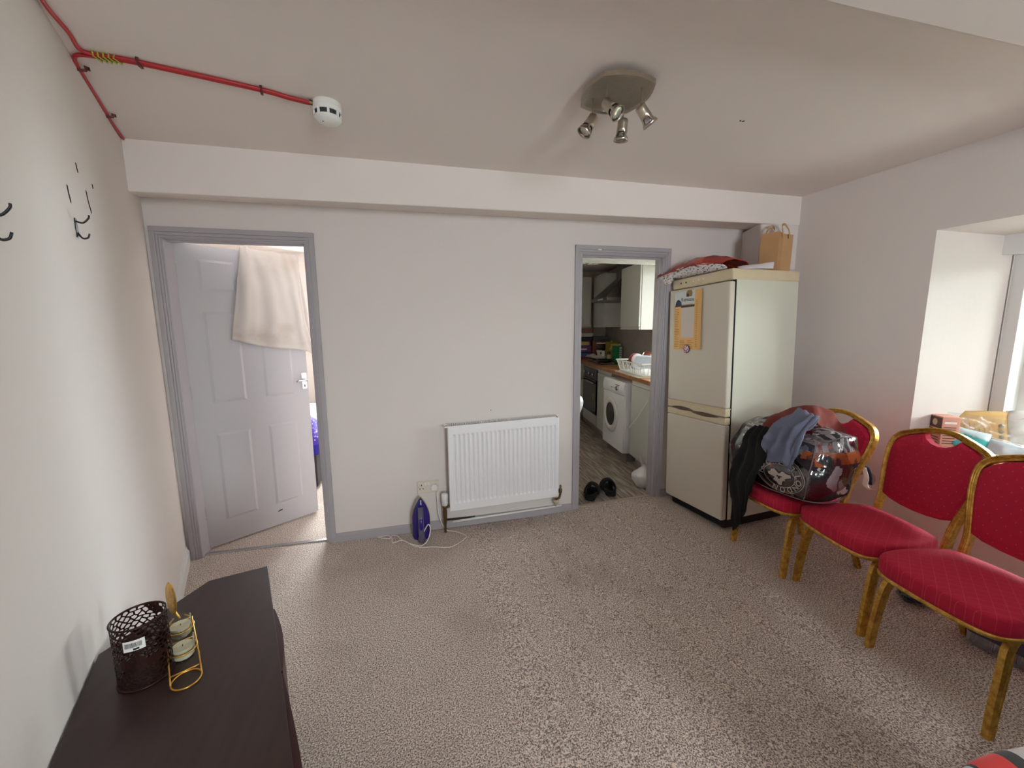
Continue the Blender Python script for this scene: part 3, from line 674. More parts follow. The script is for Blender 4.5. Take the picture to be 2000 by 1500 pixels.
# perforated basket
bk = thing('lantern_basket', (-.688, 1.066, dz), 'dark bronze perforated metal candle lantern on the sideboard', 'lantern')
b = MB(); NC, NR = 22, 17; Rb, Hb = .052, .160; VV = {}
cw = 2*PI/NC; rh = Hb/(NR*.75+.25)/1.0
def hv(ax, z_):
    key = (round((ax % (2*PI))/cw*12) % (NC*12), round(z_/Hb*1200))
    if key not in VV:
        jt = random.Random(hash(key)); a = key[0]/12*cw+jt.uniform(-.3, .3)*cw*.5; zz = min(Hb, max(0, z_+(jt.uniform(-.28, .28)*rh if 0.004 < z_ < Hb-.004 else 0)))
        VV[key] = (a, zz)
    return VV[key]
def cp_(a, z_): return Vector((Rb*math.cos(a), Rb*math.sin(a), z_))
for j in range(NR):
    zc_ = rh*.5 + j*rh*.75
    for i in range(NC):
        ac = (i + (.5 if j % 2 else 0))*cw
        hx = [hv(ac, zc_+rh*.5), hv(ac+cw*.5, zc_+rh*.25), hv(ac+cw*.5, zc_-rh*.25), hv(ac, zc_-rh*.5), hv(ac-cw*.5, zc_-rh*.25), hv(ac-cw*.5, zc_+rh*.25)]
        cc_ = cp_(ac, zc_); sc = .74 if noise.noise(Vector((ac*1.1, zc_*22, 0))) > -.22 else .15
        inn = []
        for (a, z_) in hx: p = cp_(a, z_); inn.append(cc_+(p-cc_)*sc)
        ov = [b.b.verts.new(cp_(a, z_)) for a, z_ in hx]; iv = [b.b.verts.new(p) for p in inn]
        for k in range(6): b.b.faces.new((ov[k], ov[(k+1) % 6], iv[(k+1) % 6], iv[k]))
M['bronze'] = mat('dark_bronze', (50, 26, 22), .42, .6, vary=.3, vs=30)
b.build('perforated_wall', 'bronze', bk, solid=.0012)
b = MB(); b.tube([(Rb*math.cos(2*PI*k/40), Rb*math.sin(2*PI*k/40), Hb) for k in range(40)], .0024, 8, closed=True); b.build('top_rim', 'bronze', bk, smooth=True)
b = MB(); b.tube([(Rb*math.cos(2*PI*k/40), Rb*math.sin(2*PI*k/40), .003) for k in range(40)], .003, 8, closed=True); b.build('bottom_rim', 'bronze', bk, smooth=True)
b = MB(); b.lathe([(Rb-.001, .001), (Rb-.001, .004)], 40); b.build('base_disc', 'bronze', bk)
# barcode sticker, curved on the wall that faces the camera
ca = math.atan2(-1.052, .672) ; st = []
b = MB()
for i in range(7):
    a = ca-.62+.1*i*1.2; st.append([( (Rb+.003)*math.cos(a), (Rb+.003)*math.sin(a), z_) for z_ in (.108, .134)])
b.quad_grid(st); stk = b.build('price_sticker', 'plastic_white', bk, solid=.0004)
rr = random.Random(3); a = ca-.56
while a < ca-.56+.55:
    w_ = rr.choice([.006, .010, .014]); b = MB(); b.quad_grid([[((Rb+.0036)*math.cos(t_), (Rb+.0036)*math.sin(t_), z_) for z_ in (.117, .129)] for t_ in (a, a+w_)]); b.build('barcode_bar', 'black', stk); a += w_+rr.choice([.008, .012])
b = MB(); b.quad_grid([[((Rb+.0036)*math.cos(t_), (Rb+.0036)*math.sin(t_), z_) for z_ in (.110, .1145)] for t_ in (ca-.30, ca-.16, ca-.10)]); b.build('price_print', 'black', stk)

# tealight holder: gold frame, two votive glasses, one empty ring, upright disc
th_ = thing('tealight_holder', (-.582, 1.022, dz), 'gold wire tealight holder with an upright oval disc beside the lantern', 'candle holder')
dvh = Vector((-.105, .19, 0)).normalized(); sdh = Vector((dvh.y, -dvh.x, 0))
def hp(a, c_, z_): v = dvh*a+sdh*c_; return (v.x, v.y, z_)
for a in (0.0, .100, .200):
    b = MB(); b.tube([hp(a+.030*math.cos(2*PI*k/32), .030*math.sin(2*PI*k/32), .003 if a == 0 else .022) for k in range(32)], .0019, 8, closed=True); b.build('ring', 'gold_bright', th_, smooth=True)
for c_ in (-.030, .030):
    b = MB(); b.tube([hp(0.0, c_, .003), hp(.035, c_, .008), hp(.06, c_, .022), hp(.23, c_*.9, .022), hp(.245, c_*.4, .03)], .0018, 8); b.build('rail', 'gold_bright', th_, smooth=True)
b = MB(); b.tube([hp(.232, -.03, .022), hp(.232, .03, .022)], .0018, 8); b.tube([hp(.135, -.03, .022), hp(.135, .03, .022)], .0018, 8); b.tube([hp(.03, -.03, .006), hp(.03, .03, .006)], .0018, 8)
b.tube([hp(.06, -.03, .022), hp(.06, -.03, .0)], .0018, 8); b.tube([hp(.06, .03, .022), hp(.06, .03, .0)], .0018, 8); b.tube([hp(.24, .0, .03), hp(.262, 0, .0)], .0025, 8); b.build('cross_wire', 'gold_bright', th_, smooth=True)
mt = frame(hp(.258, -.012, .085), dvh*1.3-sdh*.55, (0, 0, 1)) @ Matrix.Diagonal((.55, 1.15, 1, 1))
b = MB(); b.lathe([(0, -.003), (.040, -.003), (.045, 0), (.040, .003), (.032, .0015), (0, .0015)], 32, mt); b.build('upright_disc', 'gold', th_, smooth=False)
b = MB(); b.tube([hp(.25, 0, .022), hp(.257, -.008, .045)], .003, 8); b.build('disc_stem', 'gold', th_)
M['wax'] = mat('tealight_wax', (206, 200, 170), .5)
for a, lb in ((.100, 'clear glass votive with an unlit tealight, nearer the empty gold ring'), (.200, 'clear glass votive with an unlit tealight, nearer the upright gold disc')):
    p = Vector((-.582, 1.022, dz)) + dvh*a
    v = thing('votive_glass', (p.x, p.y, dz), lb, 'glass', 'votive glasses in the gold holder')
    b = MB(); b.lathe([(.0, .001), (.022, .001), (.0245, .006), (.0275, .048)], 28, close=False); b.build('cup', 'cupglass', v, smooth=True)
    b = MB(); b.lathe([(0, .004), (.0225, .004), (.0235, .030), (.0225, .0295), (.006, .0290), (0, .0290)], 24); b.build('tealight', 'wax', v)
    b = MB(); b.tube([(0, 0, .028), (.001, 0, .034)], .0008, 6); b.build('wick', 'black', v)

# ================================================================ BANQUET CHAIRS
LEGP = [(.5, .34), (.30, .5), (.18, .40), (.06, .5), (-.06, .5), (-.18, .40), (-.30, .5), (-.5, .34), (-.5, -.5), (.5, -.5)]
def chair(name, loc, rz, label):
    c = thing(name, loc, label, 'chair', 'red and gold banquet chairs along the window wall', rz)
    # seat outline
    out = []
    for p in spline([(-.155, .135, 0), (-.190, .08, 0), (-.213, -.06, 0), (-.205, -.185, 0), (-.165, -.238, 0), (-.07, -.255, 0), (.07, -.255, 0), (.165, -.238, 0), (.205, -.185, 0), (.213, -.06, 0), (.190, .08, 0), (.155, .135, 0), (0, .150, 0)], 5, closed=True): out.append((p.x, p.y))
    def ring(k, z_): return [(x*k, (y+.02)*k-.02, z_) for x, y in out]
    b = MB(); rg = [ring(.96, .380), ring(.995, .384), ring(1.005, .400), ring(1.002, .436), ring(.985, .446), ring(.95, .450), ring(.85, .452), ring(.70, .455), ring(.4, .457), ring(.1, .458)]
    vs = b.quad_grid(rg, closed_u=True); b.b.faces.new(vs[0][::-1]); b.b.faces.new(vs[-1]); b.build('seat', 'seat_red', c, smooth=True)
    b = MB(); b.tube([(x*.975, (y+.02)*.975-.02, .376) for x, y in out], .0105, 8, closed=True); b.build('seat_rail', 'gold', c, smooth=True)
    yb = lambda z_: .175 + .235*(z_-.42) + .05*max(0, z_-.6)
    hw = [(.380, .170), (.45, .168), (.52, .172), (.60, .188), (.68, .205), (.75, .214), (.795, .210)]
    side = [(w_, z_) for z_, w_ in hw] + [(.190, .828), (.150, .850), (.09, .872), (.045, .885), (0, .888)]
    for sx in (-1, 1):
        # front leg: foot up, bends back under the seat side
        pts = spline([(sx*.198, -.205, .0), (sx*.196, -.195, .12), (sx*.192, -.178, .25), (sx*.185, -.160, .32), (sx*.18, -.125, .358), (sx*.178, -.07, .366), (sx*.176, .05, .364), (sx*.172, .16, .362)], 4)
        n = len(pts); b = MB(); b.tube(pts, [.030+.014*min(1, i/(n*.4)) if i < n*.62 else .030 for i in range(n)], 1, prof=[(a, c_*.62) for a, c_ in LEGP], upv=(0, -1, .0)) if False else None
        b2 = MB(); rows = []
        for i, p in enumerate(pts):
            tn = (pts[min(i+1, n-1)]-pts[max(i-1, 0)]).normalized(); f = Vector((0, 1, 0)) if abs(tn.z) > .5 else Vector((0, 0, 1)); sd_ = Vector((1, 0, 0))
            f = sd_.cross(tn).normalized(); W2 = .030+.010*math.sin(PI*min(1, i/(n*.75))); 
            if i > n*.7: W2 = .022
            rows.append([p + f*q[0]*W2 + sd_*(-sx*q[1])*-.022 for q in LEGP])
        vs = b2.quad_grid(rows, closed_u=True); b2.b.faces.new(vs[0][::-1]); b2.b.faces.new(vs[-1]); b2.build('leg', 'gold', c)
        pts = spline([(sx*.190, .300, 0), (sx*.182, .262, .12), (sx*.174, .215, .25), (sx*.170, .175, .34), (sx*.168, yb(.40), .40)], 4); n = len(pts)
        b2 = MB(); rows = []
        for i, p in enumerate(pts):
            tn = (pts[min(i+1, n-1)]-pts[max(i-1, 0)]).normalized(); sd_ = Vector((1, 0, 0)); f = sd_.cross(tn).normalized()
            rows.append([p + f*q[0]*.030 + sd_*(sx*q[1])*.022 for q in LEGP])
        vs = b2.quad_grid(rows, closed_u=True); b2.b.faces.new(vs[0][::-1]); b2.b.faces.new(vs[-1]); b2.build('leg', 'gold', c)
    # back frame hoop
    hoop = [Vector((-w_, yb(z_), z_)) for w_, z_ in side] + [Vector((w_, yb(z_), z_)) for w_, z_ in side[-2::-1]]
    hoop = spline(hoop, 4); n = len(hoop); b = MB(); rows = []
    for i, p in enumerate(hoop):
        tn = (hoop[min(i+1, n-1)]-hoop[max(i-1, 0)]).normalized(); bn = Vector((0, .97, -.24)); bn = (bn-tn*bn.dot(tn)).normalized(); nn = tn.cross(bn)
        pr = [(-.5, -.42), (-.28, -.5), (-.14, -.38), (0, -.5), (.14, -.38), (.28, -.5), (.5, -.42), (.5, .5), (-.5, .5)]
        rows.append([p + nn*q[0]*.025 + bn*q[1]*.030 for q in pr])
    vs = b.quad_grid(rows, closed_u=True); b.b.faces.new(vs[0][::-1]); b.b.faces.new(vs[-1]); b.build('back_frame', 'gold', c)
    # padded back with the hand-hold dip at the top
    inn = [(w_-.013, z_) for z_, w_ in [(.525, .172), (.56, .180), (.62, .192), (.68, .205), (.75, .214), (.79, .210)]] + [(.172, .816), (.140, .838), (.092, .856), (.078, .862), (.062, .840), (.035, .823), (0, .817)]
    right = inn; outl = [(x, z_) for x, z_ in right] + [(-x, z_) for x, z_ in right[-2::-1]]
    bot = [(-.12, .510), (-.06, .501), (0, .498), (.06, .501), (.12, .510)]
    outl = outl + bot
    cz = .66
    b = MB(); lay = []
    for off, k in ((-.004, .0), (-.018, .0), (-.026, .06), (-.030, .22), (-.032, .55)):
        lay.append([(x*(1-k), yb(z_+(cz-z_)*k)+off+.004, z_+(cz-z_)*k) for x, z_ in outl])
    for off, k in ((.016, .0), (.018, .3)): lay.insert(0, [(x*(1-k), yb(z_+(cz-z_)*k)+off, z_+(cz-z_)*k) for x, z_ in outl])
    vs = b.quad_grid(lay, closed_u=True)
    for ring_ in (vs[0], vs[-1]):
        cpt = sum((v.co for v in ring_), Vector())/len(ring_); cv = b.b.verts.new(cpt)
        for i in range(len(ring_)): b.b.faces.new((ring_[i], ring_[(i+1) % len(ring_)], cv))
    b.build('backrest', 'back_red', c, smooth=False)
    return c
ch1 = chair('banquet_chair', (2.160, 1.812, .052), D2R(-94.6), 'red and gold banquet chair next to the fridge, under the bag of bedding')
def place(src, loc, rz, label):
    c = copy_tree(src); c.location = loc; c.rotation_euler = (0, 0, rz); c['label'] = label; return c
ch2 = place(ch1, (2.150, 1.360, .052), D2R(-101.5), 'empty red and gold banquet chair in the middle of the row under the window')
ch3 = place(ch1, (2.062, .936, .046), D2R(-95), 'red and gold banquet chair at the near end, cut by the photo edge')

# ================================================================ FRIDGE-FREEZER
F = thing('fridge_freezer', (1.934, 2.690, .052), 'tall cream fridge-freezer leaning a little beside the kitchen doorway', 'fridge')
fu = Vector((.097, -.995, 0)).normalized()
# local: X = along the door front (toward camera), Y = into the fridge (away from door), Z up
F.matrix_world = Matrix.Translation((1.926, 2.666, .056)) @ Matrix.Rotation(math.atan2(fu.y, fu.x), 4, 'Z') @ Matrix.Rotation(D2R(-2.0), 4, 'Y')
M['fr_side'] = mat('fridge_side_enamel', (206, 205, 190), .45, vary=.03, vs=3, bs=60, bstr=.04)
M['fr_door'] = mat('fridge_door_enamel', (204, 196, 182), .5, vary=.03, vs=3, bs=220, bstr=.08)
M['fr_trim'] = mat('yellowed_trim', (206, 190, 160), .5, vary=.08, vs=14)
FW, FD, FH = .545, .595, 1.745
MB().box((.006, .035, .06), (FW-.004, FD, FH-.04)).build('cabinet', 'fr_side', F, bevel=.006)
MB().box((.0, .0, FH-.075), (FW, FD+.004, FH)).build('top_cap', 'fr_trim', F, bevel=.012)
MB().box((.02, .03, .0), (FW-.02, FD-.03, .062)).build('plinth', 'black', F)
MB().box((.004, .022, .06), (FW-.004, .036, FH-.045)).build('door_seal', 'dark', F)
o = MB().box((.0, -.022, .835), (FW, .024, FH-.082)).build('upper_door', 'fr_door', F, bevel=.010)
MB().box((.0, -.020, .78), (FW, .024, .829)).build('upper_handle_strip', 'fr_trim', F, bevel=.006)
MB().box((.0, -.022, .066), (FW, .024, .725)).build('lower_door', 'fr_door', F, bevel=.010)
MB().box((.0, -.020, .726), (FW, .024, .774)).build('lower_handle_strip', 'fr_trim', F, bevel=.006)
MB().box((.0, -.021, .828), (FW, .024, .836)).build('door_edge_trim', 'fr_trim', F)
for x0, x1, zc_ in ((.04, .27, .783), (.24, .50, .771)):
    pts = [(x0+(x1-x0)*i/10, zc_+.014*math.sin(PI*i/10)) for i in range(11)] + [(x1-(x1-x0)*i/10, zc_-.014*math.sin(PI*i/10)) for i in range(1, 10)]
    b = MB(); b.prism(pts, 0, .0022, Matrix(((1, 0, 0, 0), (0, 0, 1, -.0222), (0, 1, 0, 0), (0, 0, 0, 1)))); b.build('finger_grip', mat('grip_recess', (92, 74, 60), .7), F)
for k, x in enumerate((.09, .14, .165, .21, .26, .30)):
    b = MB(); b.lathe([(.006, 0), (.005, .003)], 10, Matrix.Translation((x, .0, FH-.036)) @ Matrix.Rotation(PI/2, 4, 'X')); b.build('indicator_light', 'black' if k < 2 else 'plastic_white', F)
for x in (.05, FW-.05): lathe_part('foot', [(.018, -.004), (.018, .01)], (x, .05, -.002), 'black', F, None, 12)
FMw = F.matrix_world.copy()
def fr(x, y, z_): return FMw @ Vector((x, y, z_))

# take-away menu held by a round magnet
mm = FMw @ frame((.192, -.0235, 1.432), (1, 0, 0), (0, 0, 1))   # X along the door, Y up, Z outward
lf = bpy.data.objects.new('takeaway_menu', None); COL.objects.link(lf); lf.matrix_world = mm; tag(lf, 'orange and white takeaway menu leaflet on the fridge door', 'leaflet')
M['menu_orange'] = mat('menu_orange', (226, 178, 112), .7, vary=.04); M['menu_blue'] = mat('menu_pale', (206, 214, 214), .7); M['menu_ink'] = mat('menu_ink', (70, 66, 58), .8); M['menu_text'] = mat('menu_small_print', (176, 138, 92), .8); M['menu_dk'] = mat('menu_navy', (52, 62, 92), .7)
def sheet(name, x0, x1, y0, y1, z_, m, par, curl=.0):
    b = MB(); R = []
    for j in range(9):
        y = y0+(y1-y0)*j/8; R.append([(x0+(x1-x0)*i/6, y, z_ + .010*max(0, (i/6-.7)/.3)**2*curl*(1-.4*abs(j/8-.3))) for i in range(7)])
    b.quad_grid(R); return b.build(name, m, par, solid=.0004)
sheet('paper', -.135, .135, -.210, .210, .0008, 'menu_orange', lf, 1)
sheet('sky_panel', -.135, .075, .115, .210, .0014, 'menu_blue', lf); sheet('price_panel', -.065, .062, -.125, .095, .0014, mat('menu_grey', (208, 196, 188), .7), lf)
sheet('title_bar', -.068, .062, .095, .110, .0020, 'menu_ink', lf); sheet('side_panel', .085, .118, .150, .200, .0016, 'plastic_cream', lf)
b = MB(); b.prism([(-.128, .105), (-.062, .105), (-.068, .138), (-.09, .155), (-.105, .155), (-.122, .135)], .0018, .0024); b.build('building_print', 'menu_dk', lf)
b = MB(); b.prism([(-.02, .17), (.035, .17), (.04, .195), (.03, .215), (-.005, .215), (-.018, .20)], .0018, .0026); b.build('chef_print', mat('chef_print', (150, 118, 70), .7, vary=.5, vs=90), lf)
b = MB(); b.prism([(-.012, .170), (.005, .168), (.008, .190), (-.01, .192)], .0026, .003); b.build('chef_print_dark', 'menu_ink', lf)  # dark patch printed on the chef figure
text('Ramsans', .036, frame((-.005, .150, .0024), (1, .12, 0), (-.12, 1, 0)) @ Matrix(((1, .35, 0, 0), (0, 1, 0, 0), (0, 0, 1, 0), (0, 0, 0, 1))), 'menu_ink', lf, 'script_title', .0002)
rr = random.Random(5)
for (x0, x1, y0, y1) in ((-.128, -.082, -.19, .09), (.075, .120, -.19, .14), (-.075, -.01, -.20, -.14), (.0, .062, -.20, -.14), (-.07, .06, .112, .118)):
    y = y0
    while y < y1:
        wv = (x1-x0)*rr.uniform(.6, 1); b = MB(); b.box((x0, y, .0016), (x0+wv, y+.0045, .0021 if x0 < .07 else .003)); b.build('print_line', 'menu_text', lf); y += .0125
mg = bpy.data.objects.new('fridge_magnet', None); COL.objects.link(mg); mg.matrix_world = mm @ Matrix.Translation((.0, -.205, .003)); tag(mg, 'round dark picture magnet at the foot of the takeaway menu', 'magnet')
b = MB(); b.lathe([(.030, 0), (.031, .003), (.029, .005)], 20); b.build('magnet_disc', mat('magnet_edge', (40, 24, 34), .4), mg)
t = NT('magnet_picture'); c = t.coord(); t.set(t.ramp(t.n('TexVoronoi', {'Vector': c, 'Scale': 75}).outputs['Distance'], [(.2, lin((60, 50, 120))), (.45, lin((220, 140, 130))), (.7, lin((210, 210, 236)))]), .3)
b = MB(); b.lathe([(.026, .0052), (.0, .0058)], 20); b.build('picture', t.m, mg)

# on top of the fridge
t = NT('red_snack_print'); c = t.coord(); v = t.n('TexVoronoi', {'Vector': c, 'Scale': 11}); f = t.noise(c, 9, 3)
t.set(t.mix(t.ramp(f, [(.55, (0, 0, 0)), (.6, (1, 1, 1))]), t.mix(t.ramp(v.outputs['Distance'], [(.16, (1, 1, 1)), (.2, (0, 0, 0))]), lin((150, 36, 30)), lin((214, 170, 96))), lin((186, 62, 44))), .25); M['redbag'] = t.m
t = NT('newsprint_bag'); c = t.coord(); f = t.noise(t.map(c, (1, 1, 2)), 60, 3)
t.set(t.mix(t.ramp(f, [(.56, (0, 0, 0)), (.60, (1, 1, 1))]), lin((206, 198, 196)), lin((70, 60, 56))), .4); M['whitebag'] = t.m
tz = FH + .002
def slab_pillow(name, ctrl_top, thick, m, label, cat, amp=.006, seed=0, par=None):
    b = cloth(ctrl_top, 5, amp, 14, seed=seed); o = b.build(name, m, par, smooth=True, solid=thick, off=-1 if thick > .01 else 0)
    if label: tag(o, label, cat)
    return o
rb = thing('snack_sack', (0, 0, 0), 'crumpled red printed sack lying on top of the fridge', 'sack')
zr = [[(-.05, -.11, .020), (.12, -.06, .055), (.30, -.04, .058), (.44, .02, .045)], [(-.11, -.02, .060), (.08, .03, .115), (.28, .06, .125), (.43, .10, .080)], [(-.08, .12, .07), (.08, .15, .130), (.27, .19, .115), (.43, .22, .07)], [(-.05, .26, .035), (.10, .28, .055), (.27, .30, .05), (.42, .30, .03)]]
slab_pillow('red_top', [[fr(x, y, tz+z_) for x, y, z_ in r] for r in zr], .004, 'redbag', None, None, .008, 3, rb)
zw = [[(.03, -.058, .048), (.16, -.048, .067), (.32, -.028, .062), (.44, .022, .040)], [(.03, -.052, .012), (.18, -.035, .022), (.33, -.015, .022), (.46, .035, .020)], [(.05, .0, .003), (.18, .01, .004), (.33, .03, .004), (.45, .06, .004)], [(.06, .2, .003), (.18, .2, .004), (.33, .2, .004), (.42, .2, .004)]]
slab_pillow('white_underside', [[fr(x, y, tz+z_) for x, y, z_ in r] for r in zw], .003, 'whitebag', None, None, .004, 5, rb)
zz = [[(-.09, -.07, .035), (-.03, -.07, .045), (.03, -.062, .052)], [(-.08, -.06, .005), (-.02, -.06, .000), (.04, -.055, .010)], [(-.05, -.045, -.03), (0, -.045, -.035), (.03, -.04, -.02)]]
slab_pillow('sack_flap', [[fr(x+.02, y, tz+z_) for x, y, z_ in r] for r in zz], .003, 'whitebag', None, None, .004, 6, rb)
zp = [[(.46, .14, .006), (.50, .22, .010), (.53, .36, .008)], [(.42, .17, .034), (.46, .26, .040), (.50, .40, .058)], [(.38, .22, .008), (.40, .30, .012), (.44, .38, .010)]]
slab_pillow('paper_envelope', [[fr(x, y, tz+z_) for x, y, z_ in r] for r in zp], .003, mat('white_paper', (222, 216, 222), .7), 'white paper envelope lying on the fridge in front of the paper carrier', 'envelope', .003, 4)
kb = bpy.data.objects.new('paper_carrier_bag', None); COL.objects.link(kb); kb.matrix_world = FMw @ Matrix.Translation((.400, .535, tz+.001)) @ Matrix.Rotation(D2R(14), 4, 'Z') @ Matrix.Rotation(D2R(2.6), 4, 'Y'); tag(kb, 'brown kraft paper carrier bag standing at the back of the fridge top', 'bag')
M['kraft'] = mat('kraft_paper', (186, 146, 102), .8, vary=.1, vs=12, bs=24, bstr=.35, bd=.004)
b = MB(); hx, hy, hz = .058, .100, .268
R = []
for z_, k in ((0, 1), (.08, 1.0), (.16, 1.02), (hz, 1.0)):
    ring_ = []
    for (x, y) in ((-hx, -hy), (0, -hy*1.0), (hx, -hy), (hx*.62, 0), (hx, hy), (0, hy), (-hx, hy), (-hx*.62 if z_ > .1 else -hx, 0)): ring_.append((x*k + .004*noise.noise(Vector((x*30, y*30, z_*9))), y*k, z_))
    R.append(ring_)
vs = b.quad_grid(R, closed_u=True); b.b.faces.new(vs[0][::-1]); b.build('bag_body', 'kraft', kb, solid=.0015)
for x in (-hx*.98, hx*.98):
    b = MB(); pts = spline([(x, -.055, hz-.03), (x*.9, -.056, hz+.02), (x*.7, -.040, hz+.055), (x*.7, 0, hz+.068), (x*.7, .040, hz+.055), (x*.9, .056, hz+.02), (x, .055, hz-.03)], 5); n = len(pts)
    b.quad_grid([[p+Vector((0, 0, -.0)) , p+((pts[min(i+1, n-1)]-pts[max(i-1, 0)]).cross(Vector((1, 0, 0)))).normalized()*.016] for i, p in enumerate(pts)]); b.build('flat_handle', 'kraft', kb, solid=.0015)

# ================================================================ BAG OF BEDDING AND CLOTHES
bx0, bx1, by0, by1, bz0, bz1 = 1.915, 2.235, 1.515, 2.075, .514, .885
bg_ = thing('bedding_bag', (0, 0, 0), 'clear zipped plastic bag packed with printed brown bedding on the chair by the fridge', 'bag')
t = NT('printed_bedding'); c = t.coord(); f = t.noise(c, 5.5, 5, .65); g = t.noise(t.map(c, (1, 1, 1.3)), 9, 4, .6); v = t.n('TexWave', {'Vector': c, 'Scale': 7, 'Distortion': 9, 'Detail': 3}).outputs['Fac']
c1 = t.mix(t.ramp(f, [(.56, (0, 0, 0)), (.575, (1, 1, 1))]), lin((52, 42, 46)), lin((206, 198, 196)))
c2 = t.mix(t.ramp(g, [(.62, (0, 0, 0)), (.635, (1, 1, 1))]), c1, lin((156, 28, 30)))
s_ = t.n('SeparateXYZ', {0: c}); om = t.math('MULTIPLY', t.math('MULTIPLY', t.math('GREATER_THAN', s_.outputs[2], .735), t.math('LESS_THAN', s_.outputs[2], .80)), t.math('MULTIPLY', t.math('LESS_THAN', s_.outputs[1], 1.60), t.math('GREATER_THAN', s_.outputs[0], 1.94)))
dd_ = t.n('VectorMath', {0: c, 1: (2.08, 1.50, .665)}, operation='DISTANCE').outputs['Value']
c2 = t.mix(t.math('LESS_THAN', t.math('ADD', dd_, t.math('MULTIPLY', g, .13)), .125), c2, lin((222, 220, 224)))
c2 = t.mix(t.math('MULTIPLY', t.math('GREATER_THAN', s_.outputs[2], .80), t.ramp(v, [(.5, (0, 0, 0)), (.6, (1, 1, 1))])), c2, lin((150, 142, 148)))
c3 = t.mix(t.math('MULTIPLY', om, t.ramp(f, [(.46, (0, 0, 0)), (.5, (1, 1, 1))])), c2, lin((178, 92, 44)))
t.set(c3, .8); t.bump(g, .9, .02); M['bedding'] = t.m
def blob(x, y, z_, inset=0, seed=0, lump=.02):
    """map the unit cube to the slumped bag"""
    cx, cy, cz_ = (bx0+bx1)/2, (by0+by1)/2, (bz0+bz1)/2
    v_ = Vector((x, y, z_)); r3 = Vector([math.copysign(abs(q)**1.0, q) for q in v_])
    # rounded box by blending toward a sphere
    sph = v_.normalized()*1.22 if v_.length else v_
    q = v_*.48 + sph*.52
    px = cx+q.x*(bx1-bx0)/2*(1-inset); py = cy+q.y*(by1-by0)/2*(1-inset); pz = cz_+q.z*(bz1-bz0)/2*(1-inset)
    if q.z < 0: pz = max(pz, bz0+.002+inset*.06)
    n_ = lump*noise.noise(Vector((px*7, py*7, pz*7+seed)))
    top = max(0, q.z); px += .05*top; 
    return Vector((px+n_*q.x, py+n_*q.y, pz+n_*(q.z if q.z > 0 else 0)-.05*top*max(0, -q.x)*.6))
def cube_skin(inset, seed, lump, N=12):
    b = MB()
    for ax in range(3):
        for sg_ in (-1, 1):
            R = []
            for i in range(N+1):
                row = []
                for j in range(N+1):
                    p = [0, 0, 0]; p[ax] = sg_; p[(ax+1) % 3] = -1+2*i/N; p[(ax+2) % 3] = -1+2*j/N; row.append(blob(*p, inset, seed, lump))
                R.append(row)
            b.quad_grid(R)
    bmesh.ops.remove_doubles(b.b, verts=b.b.verts, dist=1e-4); return b
cube_skin(.045, 0, .05).build('folded_bedding', 'bedding', bg_, smooth=True)
cube_skin(0, 4, .02).build('clear_plastic_cover', 'film', bg_, smooth=True)
M['piping'] = mat('clear_piping', (120, 112, 116), .2)
for pts in ([blob(-1, -1, -1+2*k/14, -.005) for k in range(15)], [blob(-1, -1+2*k/14, 1, -.005) for k in range(15)], [blob(-1+2*k/14, -1, 1, -.005) for k in range(15)], [blob(1, -1, -1+2*k/14, -.005) for k in range(15)], [blob(-1, 1, -1+2*k/14, -.005) for k in range(15)], [blob(-1, -1+2*k/14, -1, -.005) for k in range(15)], [blob(-1+2*k/14, -1, -1, -.005) for k in range(15)]):
    b = MB(); b.tube(pts, .0032, 6); b.build('piping_seam', 'piping', bg_, smooth=True)
# emblem on the front face (normal -x)
M['emb'] = mat('emblem_print', (176, 164, 156), .7)
ecy, ecz, er = -.42, -.52, .150
cy0 = (by0+by1)/2; cz0 = (bz0+bz1)/2
def face_pt(dy, dz_, off=.004):
    p = blob(-1, (dy)/((by1-by0)/2), (dz_)/((bz1-bz0)/2), 0, 4, .02); return p+Vector((-off, 0, 0))
EC = (-.115, -.065)
def ering(rad, wd, name, k=40):
    b = MB(); R = []
    for i in range(k+1):
        a = 2*PI*i/k; R.append([face_pt(EC[0]+(rad+q)*math.cos(a)*1.15, max(-.172, EC[1]+(rad+q)*math.sin(a)*.82), .003) for q in (0, wd)])
    b.quad_grid(R); b.build(name, 'emb', bg_, solid=.0006)
ering(.128, .004, 'emblem_ring'); ering(.118, .002, 'emblem_ring'); ering(.078, .003, 'emblem_ring')
word = 'LONDON'
for s0_, stp, inw in ((D2R(52), D2R(25), -1), (D2R(22), D2R(-25), 1)):
    for i, chh in enumerate(word):
        a = s0_ + stp*i
        if EC[1]+.098*math.sin(a)*.82 < -.155: continue
        p = face_pt(EC[0]-.098*math.cos(a)*1.15, EC[1]+.098*math.sin(a)*.82, .004)
        # upper word has its letter feet outward, as on the bedding seen upside down
        rad = Vector((0, -math.cos(a), math.sin(a))); yv = rad*inw; xv = yv.cross(Vector((-1, 0, 0)))
        text(chh, .042, frame(p, xv, yv), 'emb', bg_, 'emblem_letter', .0006, bold=.0006)
b = MB(); R = []
for i in range(25):
    a = 2*PI*i/24; q = .045+.016*math.sin(3*a)+.010*math.sin(7*a+1); R.append([face_pt(EC[0]+k*q*math.cos(a)*1.1, EC[1]+k*q*math.sin(a)*.8, .004) for k in (.25, .6, 1)])
b.quad_grid(R); b.build('emblem_centre', 'emb', bg_, solid=.0006)
